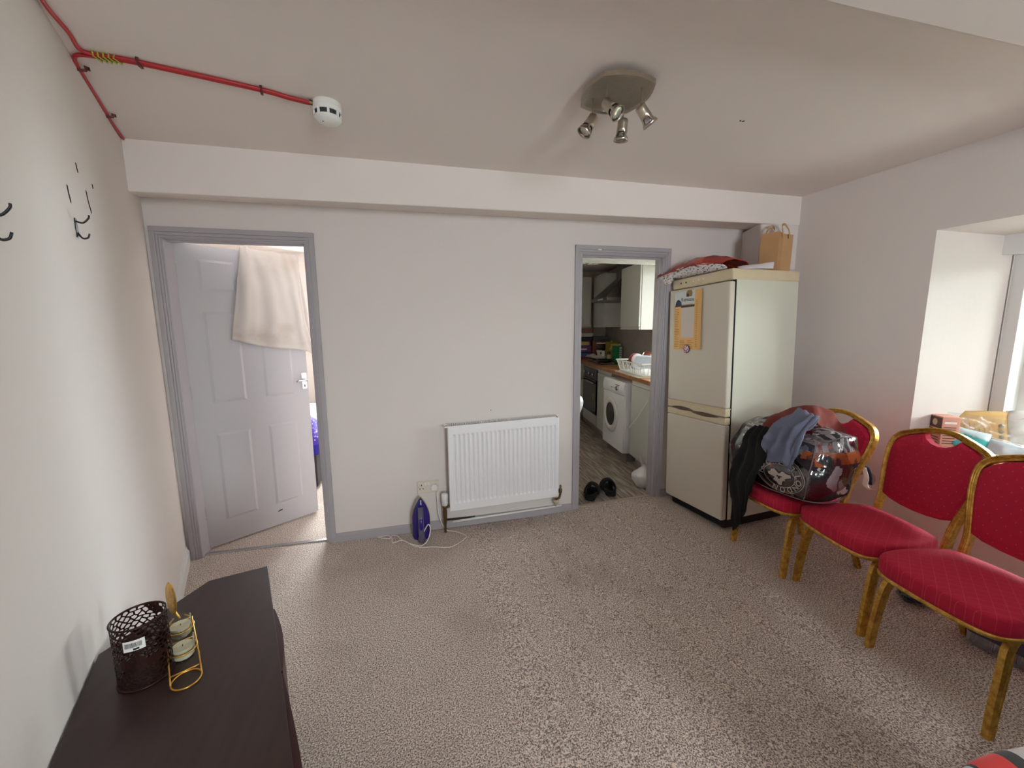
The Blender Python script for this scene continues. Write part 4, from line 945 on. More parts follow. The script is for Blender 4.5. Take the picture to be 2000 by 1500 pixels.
# clothes over the bag
def top_z(x, y):
    return None
rust = [[(1.95, 1.874, 0.74), (1.96, 1.899, 0.817), (2.0, 1.893, 0.879), (2.06, 1.858, 0.942), (2.12, 1.822, 0.974), (2.18, 1.774, 0.992), (2.26, 1.742, 0.982), (2.33, 1.733, 0.935), (2.37, 1.709, 0.853), (2.39, 1.68, 0.754)],
        [(1.92, 1.802, 0.739), (1.92, 1.808, 0.804), (1.95, 1.789, 0.868), (2.0, 1.767, 0.917), (2.06, 1.744, 0.948), (2.12, 1.712, 0.964), (2.2, 1.708, 0.948), (2.27, 1.711, 0.895), (2.31, 1.693, 0.808), (2.34, 1.67, 0.7)],
        [(1.9, 1.739, 0.745), (1.9, 1.733, 0.786), (1.92, 1.705, 0.839), (1.96, 1.69, 0.881), (2.02, 1.684, 0.907), (2.07, 1.666, 0.925), (2.14, 1.679, 0.912), (2.22, 1.702, 0.85), (2.27, 1.698, 0.767), (2.31, 1.684, 0.668)]]
tag(cloth(rust, 6, .006, 14, seed=3, pleat=.007, pk=7).build('rust_top', 'rust', None, smooth=True, solid=.006), 'rust red jersey top draped over the bedding bag', 'clothing')
blue = [[(1.895, 1.816, 0.774), (1.89, 1.764, 0.753), (1.885, 1.737, 0.703), (1.88, 1.645, 0.72), (1.88, 1.606, 0.697), (1.885, 1.602, 0.762)],
        [(1.9, 1.798, 0.833), (1.885, 1.732, 0.817), (1.875, 1.688, 0.793), (1.87, 1.622, 0.799), (1.875, 1.581, 0.789), (1.885, 1.578, 0.838)],
        [(1.93, 1.782, 0.889), (1.9, 1.704, 0.881), (1.88, 1.654, 0.873), (1.875, 1.604, 0.87), (1.88, 1.565, 0.87), (1.9, 1.567, 0.908)],
        [(1.97, 1.757, 0.928), (1.93, 1.674, 0.926), (1.9, 1.618, 0.931), (1.89, 1.574, 0.926), (1.9, 1.555, 0.925), (1.92, 1.551, 0.938)],
        [(2.02, 1.733, 0.965), (1.98, 1.662, 0.971), (1.94, 1.599, 0.971), (1.92, 1.555, 0.977), (1.93, 1.542, 0.974), (1.96, 1.555, 0.974)],
        [(2.05, 1.724, 0.988), (2.02, 1.663, 0.994), (1.98, 1.602, 0.995), (1.96, 1.563, 0.994), (1.96, 1.551, 0.986), (1.99, 1.576, 0.989)]]
tag(cloth(blue, 8, .010, 20, seed=8, pleat=.011, pk=4.5).build('blue_grey_top', 'bluegrey', None, smooth=True, solid=.006), 'crumpled blue-grey top lying over the front of the bedding bag', 'clothing')
blk = [[(1.86, 1.916, 0.197), (1.86, 1.887, 0.232), (1.86, 1.867, 0.276), (1.865, 1.854, 0.33)],
        [(1.86, 1.947, 0.354), (1.85, 1.89, 0.381), (1.85, 1.846, 0.417), (1.86, 1.817, 0.476)],
        [(1.875, 1.995, 0.517), (1.86, 1.914, 0.533), (1.86, 1.84, 0.561), (1.87, 1.796, 0.608)],
        [(1.885, 1.989, 0.602), (1.87, 1.903, 0.633), (1.87, 1.823, 0.66), (1.88, 1.759, 0.696)],
        [(1.9, 1.965, 0.707), (1.885, 1.889, 0.722), (1.88, 1.812, 0.74), (1.885, 1.75, 0.764)],
        [(1.93, 1.942, 0.792), (1.91, 1.877, 0.805), (1.905, 1.822, 0.811), (1.905, 1.781, 0.813)],
        [(1.97, 1.913, 0.854), (1.95, 1.858, 0.869), (1.945, 1.818, 0.873), (1.94, 1.779, 0.871)]]
tag(cloth(blk, 7, .006, 14, seed=5, pleat=.009, pk=3.2).build('black_garment', 'blackcloth', None, smooth=True, solid=.006), 'black garment hanging off the bedding bag down past the chair seat', 'clothing')

# ================================================================ WINDOW SILL THINGS
zs_ = ZS+.001
tb = thing('tea_box', (2.950, 1.588, zs_), 'small brown and pink tea carton at the corner of the window sill', 'box', rz=D2R(-28)); tb.scale = (1.15, 1.35, 1.48)
M['teabox'] = mat('tea_carton_pink', (204, 148, 132), .6); M['teabrown'] = mat('tea_carton_brown', (92, 70, 62), .6)
MB().box((-.036, -.036, 0), (.036, .036, .155)).build('carton', 'teabox', tb, bevel=.002)
MB().box((-.0375, -.0345, .085), (-.0358, .0345, .150)).build('brown_label', 'teabrown', tb)
b = MB(); b.lathe([(.013, 0), (.0125, .001)], 16, Matrix.Translation((-.0376, 0, .130)) @ Matrix.Rotation(-PI/2, 4, 'Y')); b.build('seal_print', 'wax', tb)
for z_ in (.105, .098): MB().box((-.0380, -.026, z_), (-.0372, .026, z_+.003)).build('label_line', 'wax', tb)
for z_ in (.128, .112, .104, .09, .08, .07, .06, .05, .035): MB().box((-.027, -.0374, z_), (.022, -.0358, z_+.0035 if z_ < .12 else z_+.008)).build('print_line', 'plastic_white' if z_ > .12 else 'teabrown', tb)
for z_ in (.07, .06, .05, .03): MB().box((-.0374, -.024, z_), (-.0358, .024, z_+.0035)).build('side_print_line', 'teabrown', tb)
# padded mailing bag leaning on the reveal
t = NT('paper_mailer'); c = t.coord(); f = t.noise(c, 9, 2); t.set(t.mix(f, lin((228, 190, 126)), lin((214, 172, 110))), .6); M['mailer'] = t.m
mb = bpy.data.objects.new('mailing_bag', None); COL.objects.link(mb); mb.matrix_world = frame((3.155, 1.50, zs_+.012), (.45, -.40, .04), (.10, .12, 1)); tag(mb, 'large buff and white packet with a row of grey dots propped on the window sill', 'packet')
def bulge(x0, x1, y0, y1, th, name, m, par, n=9, z0=0, wav=.004, seed=0):
    b = MB()
    for sg_ in (1, -1):
        R = []
        for i in range(n+1):
            row = []
            for j in range(n+1):
                u, v = i/n, j/n; k = (max(0, math.sin(PI*u))**.5)*(max(0, math.sin(PI*v))**.5)
                x = x0+(x1-x0)*u; y = y0+(y1-y0)*v; row.append((x, y, z0+sg_*th*k + (wav*noise.noise(Vector((x*22, y*22, seed))) if k > 0 else 0)))
            R.append(row)
        b.quad_grid(R)
    bmesh.ops.remove_doubles(b.b, verts=b.b.verts, dist=1e-5); return b.build(name, m, par, smooth=True)
bulge(-.14, .10, 0, .245, .018, 'buff_half', 'mailer', mb); bulge(.085, .215, -.005, .25, .020, 'white_half', 'plastic_white', mb, seed=2)
for k in range(5): lathe_part('grey_dot', [(.0115, 0), (.011, .001)], (.058, .035+.032*k, .0205-abs(k-2)*.0012), mat('grey_dot_print', (150, 142, 130), .7), mb, None, 14)
for k in range(7):
    b = MB(); b.box((-.11+.02*k, .12, .0195), (-.106+.02*k, .19-.006*k, .0205)); b.build('printed_stroke', mat('mailer_print', (196, 150, 92), .7), mb)
M['clearbag'] = film('cloudy_polythene', (.95, .97, .98), .25, .3, bs=16, bstr=.3)
cb = bpy.data.objects.new('polythene_wrap', None); COL.objects.link(cb); cb.matrix_world = frame((3.13, 1.49, zs_+.015), (.45, -.40, .04), (.08, .10, 1)); tag(cb, 'loose clear polythene folded over the top of the buff packet', 'plastic wrap')
b = cloth([[(-.16, .24, .03), (-.02, .22, .035), (.10, .20, .04), (.22, .27, .03)], [(-.15, .18, .035), (-.02, .15, .045), (.10, .13, .045), (.23, .20, .035)], [(-.10, .14, .035), (0, .10, .05), (.12, .07, .045), (.20, .12, .035)]], 6, .012, 20, seed=4); b.build('sheet', 'clearbag', cb, smooth=True)
tl_ = bpy.data.objects.new('teal_packet', None); COL.objects.link(tl_); tl_.matrix_world = frame((3.015, 1.455, zs_+.060), (.25, -.36, -.10), (.25, .25, .75)); tag(tl_, 'teal and clear plastic packet lying on the window sill before the tea carton', 'packet')
t = NT('teal_print'); c = t.coord(); s_ = t.n('SeparateXYZ', {0: c}); f = t.noise(c, 14, 3)
t.set(t.mix(t.ramp(t.math('ADD', s_.outputs[1], t.math('MULTIPLY', f, .06)), [(.085, (0, 0, 0)), (.095, (1, 1, 1))]), lin((58, 176, 178)), lin((206, 228, 236))), .3); M['teal'] = t.m
bulge(-.13, .02, -.02, .10, .022, 'teal_end', 'teal', tl_, seed=5, wav=.012); bulge(.0, .17, -.01, .09, .020, 'clear_end', 'clearbag', tl_, seed=7, wav=.014)
bulge(.01, .16, 0, .08, .012, 'tissue_inside', mat('pale_tissue', (214, 224, 232), .7), tl_, seed=9, wav=.012)
b = MB(); b.tube(spline([rw(1.12, .06, ZS+.006), rw(1.16, .10, ZS+.02), rw(1.22, .12, ZS+.018), rw(1.26, .08, ZS+.006), rw(1.20, .05, ZS+.006)], 5), .002, 6)
tag(b.build('white_cable', 'cord', None, smooth=True), 'thin white lead curled on the window sill', 'cable')
pb_ = thing('paper_bag', tuple(rw(1.10, .085, ZS+.001)), 'crumpled cream paper bag on the sill behind the chair back', 'bag')
bulge(-.10, .10, -.06, .06, .024, 'crumpled_paper', mat('cream_paper', (222, 208, 186), .7), pb_, z0=.024, seed=11, wav=.016)
gc = thing('green_cap_tube', tuple(rw(.90, .09, ZS+.001)), 'small tube with a dark green cap lying behind the middle chair', 'tube')
b = MB(); b.lathe([(.009, 0), (.010, .05)], 14, Matrix.Translation((0, 0, .011)) @ RX); b.build('tube_body', 'plastic_white', gc, smooth=True)
b = MB(); b.lathe([(.010, .05), (.010, .075)], 14, Matrix.Translation((0, 0, .011)) @ RX); b.build('cap', mat('dark_green', (36, 84, 66), .4), gc, smooth=True)

# flaking plaster on the right wall below the window
b = MB(); MBP = MB(); q = [rw(.40+.05*i, .001, .60+.08*math.sin(i*1.9)+.05*i*.2) for i in range(6)]
for k, (s_, z_, r__) in enumerate(((.42, .66, .030), (.47, .58, .042), (.53, .64, .034), (.56, .52, .03), (.62, .47, .028))):
    pts = [(s_+r__*math.cos(2*PI*i/9)*(1+.4*noise.noise(Vector((i, k, 0)))), z_+r__*1.5*math.sin(2*PI*i/9)*(1+.4*noise.noise(Vector((k, i, 3))))) for i in range(9)]
    mt = Matrix(((RS.x, 0, RT.x, RO.x), (RS.y, 0, RT.y, RO.y), (0, 1, 0, 0), (0, 0, 0, 1))); MBP.prism(pts, -.0025, .002, mt)
tag(MBP.build('plaster_flakes', mat('bare_plaster', (166, 156, 152), .95, vary=.12, vs=30), None), 'flaking bare plaster on the wall behind the chair by the fridge', 'plaster patch')
# hanging label/tags beside the bedding bag
lb_ = thing('care_label_strip', (2.435, 1.64, .52), 'white and navy strap hanging from the right side of the bedding bag', 'strap')
b = cloth([[(0, 0, .13), (.018, -.012, .13)], [(.010, -.01, .08), (.03, -.025, .075)], [(.006, -.01, .03), (.03, -.03, .02)], [(.03, -.03, .0), (.05, -.06, .01)]], 4, .004, 20); b.build('white_strap', 'plastic_white', lb_, smooth=True, solid=.001)
b = cloth([[(.02, 0, .14), (.045, -.01, .13)], [(.03, -.0, .08), (.06, -.02, .08)], [(.03, 0, .03), (.07, -.02, .02)]], 4, .004, 20, seed=2); b.build('navy_strap', mat('navy_web', (26, 32, 56), .8), lb_, smooth=True, solid=.001)

# ================================================================ THINGS UNDER THE CHAIRS
M['navy'] = mat('navy_shrink_wrap', (22, 38, 96), .3, vary=.2)
wp = thing('bottle_pack', (2.40, .98, .054), 'navy shrink-wrapped pack of plastic water bottles on the floor under the near chair', 'bottle pack', rz=D2R(8))
for i in range(2):
    for j in range(3):
        b = MB(); b.lathe([(.028, 0), (.031, .006), (.031, .05), (.028, .055), (.031, .062), (.031, .15), (.026, .175), (.012, .20), (.012, .21)], 14, Matrix.Translation((-.04+.066*i, -.07+.066*j, .002))); b.build('bottle', 'clearbag', wp, smooth=True)
        lathe_part('bottle_cap', [(.013, .21), (.013, .222)], (-.04+.066*i, -.07+.066*j, .002), mat('blue_cap', (40, 70, 160), .4), wp, None, 12)
b = MB(); b.box((-.076, -.106, .055), (.064, .100, .125)); b.build('printed_wrap', 'navy', wp, bevel=.012)
b = MB(); b.box((-.078, -.108, .002), (.066, .102, .19)); b.build('shrink_film', 'clearbag', wp, bevel=.02)
cbg = thing('clear_carrier', (2.42, 1.30, .054), 'crumpled clear carrier bag on the floor under the middle chair', 'bag')
bulge(-.09, .09, -.06, .06, .045, 'crumpled_film', 'clearbag', cbg, z0=.046, seed=21, wav=.03)
bulge(-.06, .07, -.05, .05, .028, 'dark_contents', 'blackcloth', cbg, z0=.035, seed=22, wav=.01)
bbg = thing('blue_carrier', (2.33, .70, .054), 'folded blue carrier bag on the floor near the right edge', 'bag')
bulge(-.11, .12, -.12, .10, .035, 'crumpled_film', 'navy', bbg, z0=.040, seed=25, wav=.02)
bulge(-.07, .09, -.07, .12, .03, 'clear_film', 'clearbag', bbg, z0=.085, seed=26, wav=.03)

# ================================================================ STRIPED BLANKET ON A SEAT CORNER (bottom right)
t = NT('striped_blanket'); c = t.coord(); s_ = t.n('SeparateXYZ', {0: c})
p_ = t.math('ADD', t.math('ADD', s_.outputs[0], t.math('MULTIPLY', s_.outputs[1], -.28)), t.math('MULTIPLY', t.noise(c, 5, 2), .01))
rp = t.n('ValToRGB', {'Fac': t.math('SUBTRACT', p_, .75)}); rp.color_ramp.interpolation = 'CONSTANT'
st_ = [(0, (206, 212, 226)), (.173, (30, 28, 50)), (.200, (214, 218, 230)), (.256, (30, 28, 50)), (.262, (216, 34, 30)), (.338, (24, 24, 26)), (.372, (206, 200, 196)), (.46, (24, 24, 26))]
e = rp.color_ramp.elements
while len(e) < len(st_): e.new(.5)
for q, (pp, cc_) in zip(e, st_): q.position = pp; q.color = (*lin(cc_), 1)
t.set(rp.outputs[0], .9, **{'Sheen Weight': .2}); t.bump(t.noise(c, 350, 2), .3, .001); M['stripe'] = t.m
stl = thing('sofa', (1.02, .44, 0), 'sofa under the striped blanket at the bottom right, added with a high shading back', 'sofa')
up_ = cloth_mat('dark_upholstery', (60, 56, 58))
MB().box((0, -.62, .08), (1.45, 0, .47)).build('seat_block', up_, stl, bevel=.04)
MB().box((.16, -.80, .08), (1.45, -.60, 1.12)).build('backrest', up_, stl, bevel=.05)  # unseen high back added to shade the carpet by the chairs
for x, y in ((.20, -.74), (1.38, -.74), (.05, -.06), (1.38, -.06)): MB().box((x-.02, y-.02, -.001), (x+.02, y+.02, .09)).build('leg', 'darkwood', stl)
def bc(x, y, z_): return (x, y, z_)
bl = [[(.93, .475, .30), (1.04, .490, .31), (1.18, .512, .31), (1.34, .502, .32), (1.55, .51, .33)],
      [(.93, .47, .42), (1.04, .488, .43), (1.18, .510, .435), (1.34, .498, .44), (1.55, .505, .45)],
      [(.93, .445, .484), (1.04, .460, .492), (1.18, .480, .500), (1.34, .470, .502), (1.55, .47, .51)],
      [(.94, .38, .492), (1.05, .38, .500), (1.18, .38, .508), (1.34, .38, .508), (1.55, .38, .515)],
      [(.94, .15, .49), (1.05, .15, .495), (1.18, .15, .498), (1.34, .15, .50), (1.55, .15, .505)],
      [(.94, -.10, .485), (1.05, -.10, .49), (1.18, -.10, .49), (1.34, -.10, .49), (1.55, -.1, .49)]]
tag(cloth(bl, 7, .006, 8, seed=6).build('striped_blanket', 'stripe', None, smooth=True, solid=.006), 'white, black and red striped blanket in the bottom right corner', 'blanket')

# ================================================================ KITCHEN
KO = Vector((2.18, 4.4, 0)); KD = Vector((.1406, .990, 0)).normalized(); KN = Vector((KD.y, -KD.x, 0))
KZ = math.atan2(-KD.y, -KD.x)     # local x = toward the camera (-a), local y = toward the wall
def kp(a, b_, z_=0): v = KO+KD*a+KN*b_; return Vector((v.x, v.y, z_))
def kthing(name, a, b_, z_, label, cat, group=None, rz=0): return thing(name, tuple(kp(a, b_, z_)), label, cat, group, KZ+rz)
KM = Matrix((( KD.x, KN.x, 0, KO.x), (KD.y, KN.y, 0, KO.y), (0, 0, 1, 0), (0, 0, 0, 1)))
M['kwall'] = mat('kitchen_paint', (196, 188, 176), .8); M['unit'] = mat('kitchen_unit_grey', (196, 194, 190), .45, vary=.02); M['unit_door'] = mat('kitchen_door_grey', (190, 188, 182), .35, vary=.02); M['plinth'] = mat('kitchen_plinth', (150, 142, 136), .6)
M['splash'] = mat('stone_splashback', (160, 148, 142), .4, vary=.22, vs=9)
struct(MB().box((1.0, YB+WT, -.05), (1.10, 6.5, 2.5)).build('kitchen_wall_left', 'kwall'))
b = MB(); b.prism([(-.45, .602), (2.1, .602), (2.1, .85), (-.45, .85)], -.05, 2.5, KM)
b.prism([(-1.50, .602), (-.44, .602), (-.44, .85), (-1.50, .85)], -.05, 1.08, KM); b.prism([(-1.50, .602), (-.44, .602), (-.44, .85), (-1.50, .85)], 2.12, 2.5, KM)
struct(b.build('kitchen_wall_right', 'kwall'))
b = MB(); b.prism([(1.66, -1.8), (1.9, -1.8), (1.9, 1.0), (1.66, 1.0)], -.05, 2.5, KM); struct(b.build('kitchen_wall_back', 'kwall'))
struct(MB().box((.9, YB+WT-.01, 2.33), (3.9, 6.8, 2.45)).build('kitchen_ceiling', 'ceiling'))
struct(MB().box((1.05, 3.28, 2.025), (3.0, 3.42, 2.36)).build('kitchen_beam', 'white_gloss'))
def kwin():
    r = root('window_3')
    for a, c_ in ((-1.50, -1.38), (-1.0, -.96), (-.50, -.44)): MB().prism([(a, .70), (c_, .70), (c_, .76), (a, .76)], 1.08, 2.12, KM).build('frame_stile', 'white_gloss', r)
    for z_ in (1.08, 2.07): MB().prism([(-1.50, .70), (-.44, .70), (-.44, .76), (-1.50, .76)], z_, z_+.05, KM).build('frame_rail', 'white_gloss', r)
    MB().prism([(-1.38, .725), (-.50, .725), (-.50, .73), (-1.38, .73)], 1.13, 2.07, KM).build('glass_pane', 'pane', r)
kwin()
b = MB(); b.prism([(-1.49, .588), (1.65, .588), (1.65, .602), (-1.49, .602)], .965, 1.085, KM); b.prism([(-.44, .588), (1.65, .588), (1.65, .602), (-.44, .602)], 1.085, 1.46, KM); struct(b.build('trim_2', 'splash'))

def local_box(o, name, lo, hi, m, bev=.003, par=None): return MB().box(lo, hi).build(name, m, par or o, bevel=bev)
# worktop (continuous)
wt_ = kthing('worktop', 0, 0, 0, 'long oak butcher-block worktop over the kitchen units', 'worktop')
MB().box((-1.64, 0, .93), (1.40, .586, .97)).build('worktop_board', 'worktop', wt_, bevel=.004)
MB().box((-1.64, -.9, .93), (-1.08, -.002, .969)).build('return_board', 'worktop', wt_, bevel=.004)
def unit(a0, a1, label, doors=1, group='grey base units'):
    u = kthing('base_cabinet', a1, 0, 0, label, 'cabinet', group); W = a1-a0
    local_box(u, 'carcass', (.002, .045, .15), (W-.002, .58, .926), 'unit')
    local_box(u, 'kickboard', (.002, .085, .03), (W-.002, .10, .15), 'plinth')
    for k in range(doors): local_box(u, 'cabinet_door', (.003+k*W/doors, .022, .160), (W/doors*(k+1)-.003, .044, .875), 'unit_door')
    local_box(u, 'top_rail', (.003, .026, .882), (W-.003, .044, .925), 'unit')
    return u
unit(-.268, .24, 'narrow grey base cabinet between the oven and the washing machine')
unit(-1.40, -.868, 'grey base cabinet right of the washing machine')
unit(.90, 1.10, 'grey filler cabinet beyond the oven at the kitchen corner')
ov = kthing('built_in_oven', .88, 0, 0, 'black built-in oven under the hob at the far end of the kitchen', 'oven')
local_box(ov, 'housing', (.0, .05, .16), (.62, .58, .925), 'unit'); local_box(ov, 'lower_drawer', (.003, .022, .16), (.617, .05, .30), 'unit_door'); local_box(ov, 'kickboard', (.0, .085, .03), (.62, .10, .15), 'plinth')
local_box(ov, 'control_panel', (.01, .018, .775), (.61, .05, .90), mat('oven_panel', (58, 56, 56), .3)); local_box(ov, 'oven_door', (.01, .012, .31), (.61, .05, .765), mat('oven_glass', (24, 22, 22), .08), .004)
b = MB(); b.tube([(.06, .012, .725), (.06, -.022, .725), (.56, -.022, .725), (.56, .012, .725)], .009, 8); b.build('handle', 'chrome', ov, smooth=True)
for x in (.08, .31, .47): b = MB(); b.lathe([(.022, 0), (.020, .018), (.017, .02)], 16, Matrix.Translation((x, .018, .832)) @ Matrix.Rotation(PI/2, 4, 'X')); b.build('knob', 'chrome', ov, smooth=True)
local_box(ov, 'sticker', (.47, .010, .50), (.53, .013, .59), mat('oven_sticker', (112, 118, 52), .6), 0); local_box(ov, 'sticker', (.50, .010, .44), (.54, .013, .47), mat('oven_sticker', (112, 118, 52), .6), 0)
hb = kthing('hob', .86, .07, .97, 'black glass hob set in the worktop', 'hob')
local_box(hb, 'glass_top', (.0, .0, .0), (.60, .50, .008), mat('hob_glass', (16, 15, 16), .12)); 
for x, y, rr_ in ((.15, .13, .07), (.44, .14, .09), (.16, .37, .09), (.45, .37, .07)):
    b = MB(); b.tube([(x+rr_*math.cos(2*PI*k/24), y+rr_*math.sin(2*PI*k/24), .0085) for k in range(24)], .0015, 5, closed=True); b.build('burner_ring', 'plinth', hb)

# washing machine
wm = kthing('washing_machine', -.285, -.075, .052, 'white front-loading washing machine under the worktop', 'washing machine', rz=D2R(2.8))
WW = .56; M['wm'] = mat('washer_white', (226, 224, 228), .35, vary=.02)
MB().box((0, .02, .10), (WW, .54, .838)).build('casing', 'wm', wm, bevel=.006)
b = MB(); R = []
for x in [0, .02, .06, WW-.06, WW-.02, WW]:
    e_ = 1 if .01 < x < WW-.01 else .3
    R.append([(x, .022, .705), (x, .004-.008*e_, .71), (x, -.010*e_, .76), (x, .004, .815), (x, .022, .838)])
vs = b.quad_grid(R, closed_u=True); b.b.faces.new(vs[0][::-1]); b.b.faces.new(vs[-1]); b.build('control_fascia', 'wm', wm, smooth=False, bevel=.003)
MB().box((0.004, .004, .10), (WW-.004, .022, .700)).build('front_panel', 'wm', wm, bevel=.008)
MB().box((.02, .06, 0), (WW-.02, .52, .10)).build('base', mat('washer_base', (120, 112, 112), .6), wm)
DC = Matrix.Translation((.235, .000, .455)) @ Matrix.Rotation(PI/2, 4, 'X')
b = MB(); b.lathe([(.190, -.002), (.192, .006), (.165, .014), (.130, .012), (.126, .0)], 40, DC, close=False); b.build('porthole_ring', mat('washer_ring', (214, 210, 206), .3), wm, smooth=True)
b = MB(); b.lathe([(.128, .004), (.120, .003), (.08, .002), (0, .002)], 36, DC, close=False); b.build('porthole_glass', mat('porthole_dark', (66, 60, 58), .25, vary=.1), wm, smooth=True)
b = MB(); b.lathe([(.026, 0), (.024, .016), (.02, .018)], 20, Matrix.Translation((.42, -.006, .765)) @ Matrix.Rotation(PI/2, 4, 'X')); b.build('programme_dial', 'chrome', wm, smooth=True)
for x in (.27, .305, .34): b = MB(); b.lathe([(.008, 0), (.007, .006)], 12, Matrix.Translation((x, -.006, .76)) @ Matrix.Rotation(PI/2, 4, 'X')); b.build('button', 'plinth', wm)
MB().box((.03, -.010, .745), (.18, -.004, .80)).build('detergent_drawer', 'wm', wm, bevel=.002)
MB().box((.36, -.009, .795), (.46, -.004, .800)).build('printed_word', 'menu_dk', wm)
b = MB(); b.tube(spline([kp(-.85, -.02, .44), kp(-.90, -.035, .425), kp(-.95, -.03, .45), kp(-1.05, -.03, .52), kp(-1.20, -.03, .64), kp(-1.35, -.02, .80)], 5), .006, 8)
tag(b.build('drain_hose', 'plastic_white', None, smooth=True), 'thin grey hose looping across the cabinet right of the washing machine', 'hose')

# wall cabinets and hood
def wallcab(a0, a1, z0, z1, label, b0=.27):
    u = kthing('wall_cabinet', a1, b0, 0, label, 'cabinet', 'grey wall cabinets')
    W = a1-a0
    local_box(u, 'carcass', (0, .022, z0), (W, .598-b0, z1), 'unit', .002); local_box(u, 'cabinet_door', (.004, .0, z0+.03), (W-.004, .021, z1-.004), 'unit_door'); local_box(u, 'light_rail', (.004, .004, z0), (W-.004, .021, z0+.026), 'unit')
    return u
wallcab(-.405, .164, 1.42, 2.15, 'grey wall cabinet with a bright side nearest the kitchen doorway')
wallcab(.868, 1.30, 1.45, 2.20, 'grey wall cabinet on the far side of the cooker hood')
u = kthing('wall_cabinet', 1.64, -.42, 0, 'grey wall cabinet on the far wall at the left of the kitchen doorway view', 'cabinet', 'grey wall cabinets')
local_box(u, 'carcass', (0, 0, 1.45), (.32, .66, 2.20), 'unit'); local_box(u, 'cabinet_door', (.321, .0, 1.48), (.342, .655, 2.196), 'unit_door'); local_box(u, 'light_rail', (.321, 0, 1.45), (.338, .655, 1.476), 'unit')
ho = kthing('cooker_hood', .83, .10, 0, 'dark steel pyramid cooker hood between the wall cabinets', 'cooker hood')
HW = .64; M['hood'] = mat('hood_steel', (104, 96, 94), .35, .85, vary=.1)
b = MB(); b.hexa([(0, 0, 1.82), (HW, 0, 1.82), (HW, .498, 1.82), (0, .498, 1.82), (.20, .26, 2.08), (HW-.20, .26, 2.08), (HW-.20, .498, 2.08), (.20, .498, 2.08)]); b.build('canopy', 'hood', ho)
local_box(ho, 'lip', (0, 0, 1.785), (HW, .498, 1.82), 'hood'); local_box(ho, 'chimney', (.21, .27, 2.08), (HW-.21, .498, 2.33), 'hood'); local_box(ho, 'button_strip', (.30, -.004, 1.795), (.50, .0, 1.812), 'chrome')
# ceiling spots far in the kitchen
for k in range(3):
    p = Vector((2.0+.085*k, 4.6, 2.33)); s_ = thing('kitchen_spotlight', tuple(p), ('leftmost', 'middle', 'rightmost')[k]+' of three small white spot heads on the kitchen ceiling', 'spotlight', 'three white spot heads on the kitchen ceiling')
    b = MB(); b.tube([(0, 0, 0), (0, 0, -.06)], .006, 8); b.build('stem', 'chrome', s_); b = MB(); b.lathe([(.016, -.05), (.024, -.07), (.030, -.12), (.026, -.125)], 16); b.build('shade', 'plastic_white', s_, smooth=True)
    MB().box((-.04, -.02, -.008), (.04, .02, .002)).build('mount', 'plastic_white', s_)

# things on the worktop
def kbox(name, a, b_, z_, sx, sy, sz, m, label, cat='box', rz=0, lid=None, group=None):
    o = kthing(name, a, b_, z_, label, cat, group, rz); MB().box((-sx/2, -sy/2, 0), (sx/2, sy/2, sz)).build('box_body', m, o, bevel=.004)
    if lid: MB().box((-sx/2-.004, -sy/2-.004, sz), (sx/2+.004, sy/2+.004, sz+.014)).build('lid', lid, o, bevel=.004)
    return o
Z0 = .971
c_blue = mat('blue_tub', (48, 84, 128), .4); c_purp = mat('purple_tub', (84, 40, 96), .4); c_dark = mat('dark_tray', (34, 30, 34), .5); c_wht = mat('stoneware_white', (206, 196, 196), .35); c_red = mat('red_pack', (150, 36, 34), .5); c_yel = mat('yellow_pack', (196, 170, 104), .5); c_brown = mat('brown_pack', (112, 74, 64), .6)
A0, B0 = 1.40, .12
kbox('storage_tub', A0, B0, Z0, .20, .26, .085, c_blue, 'blue storage tub at the bottom of the far kitchen stack', 'tub', lid=c_dark)
o = kbox('storage_tub', A0, B0, Z0+.100, .20, .27, .105, c_purp, 'purple storage tub above the blue one in the far kitchen stack', 'tub')
MB().box((.101, -.03, .035), (.104, .06, .055)).build('tub_lettering', 'plastic_white', o)
kbox('snack_box', A0-.02, B0+.03, Z0+.206, .12, .14, .055, c_yel, 'small yellow box lying on the purple tub')
kbox('black_tray', A0, B0-.0, Z0+.262, .20, .28, .07, c_dark, 'black tray in the middle of the far kitchen stack', 'tray')
o = kthing('baking_dish', A0, B0+.02, Z0+.334, 'white rectangular baking dish near the top of the far kitchen stack', 'dish')
b = MB(); b.hexa([(-.075, -.13, 0), (.075, -.13, 0), (.075, .13, 0), (-.075, .13, 0), (-.095, -.155, .055), (.095, -.155, .055), (.095, .155, .055), (-.095, .155, .055)]); b.build('dish_body', c_wht, o, bevel=.004); MB().box((-.10, -.16, .05), (.10, .16, .058)).build('rim', c_wht, o, bevel=.002)
kbox('patterned_box', A0, B0+.02, Z0+.394, .18, .26, .065, c_brown, 'brown patterned box topmost of the far kitchen stack')
kbox('food_carton', 1.36, .38, Z0, .10, .22, .27, mat('woven_brown', (120, 68, 52), .7, vary=.5, vs=60), 'brown woven-look box standing behind the tubs on the worktop')
kbox('glass_bakeware', 1.40, .40, Z0+.272, .16, .24, .07, mat('smoky_bakeware', (54, 58, 66), .15), 'dark glass bakeware dish on top of the brown woven-look box', 'dish')
o = kthing('red_packet', 1.18, .05, Z0, 'red food packet lying left of the white plates on the worktop', 'packet'); bulge(-.05, .05, -.08, .08, .022, 'packet_body', c_red, o, z0=.024, seed=31)
o = kthing('crumpled_carrier', 1.12, .20, Z0, 'crumpled pale carrier bag beside the stacked tubs on the worktop', 'bag'); bulge(-.06, .07, -.08, .08, .04, 'crumpled_film', mat('pale_polythene', (196, 188, 190), .4), o, z0=.045, seed=33, wav=.03)
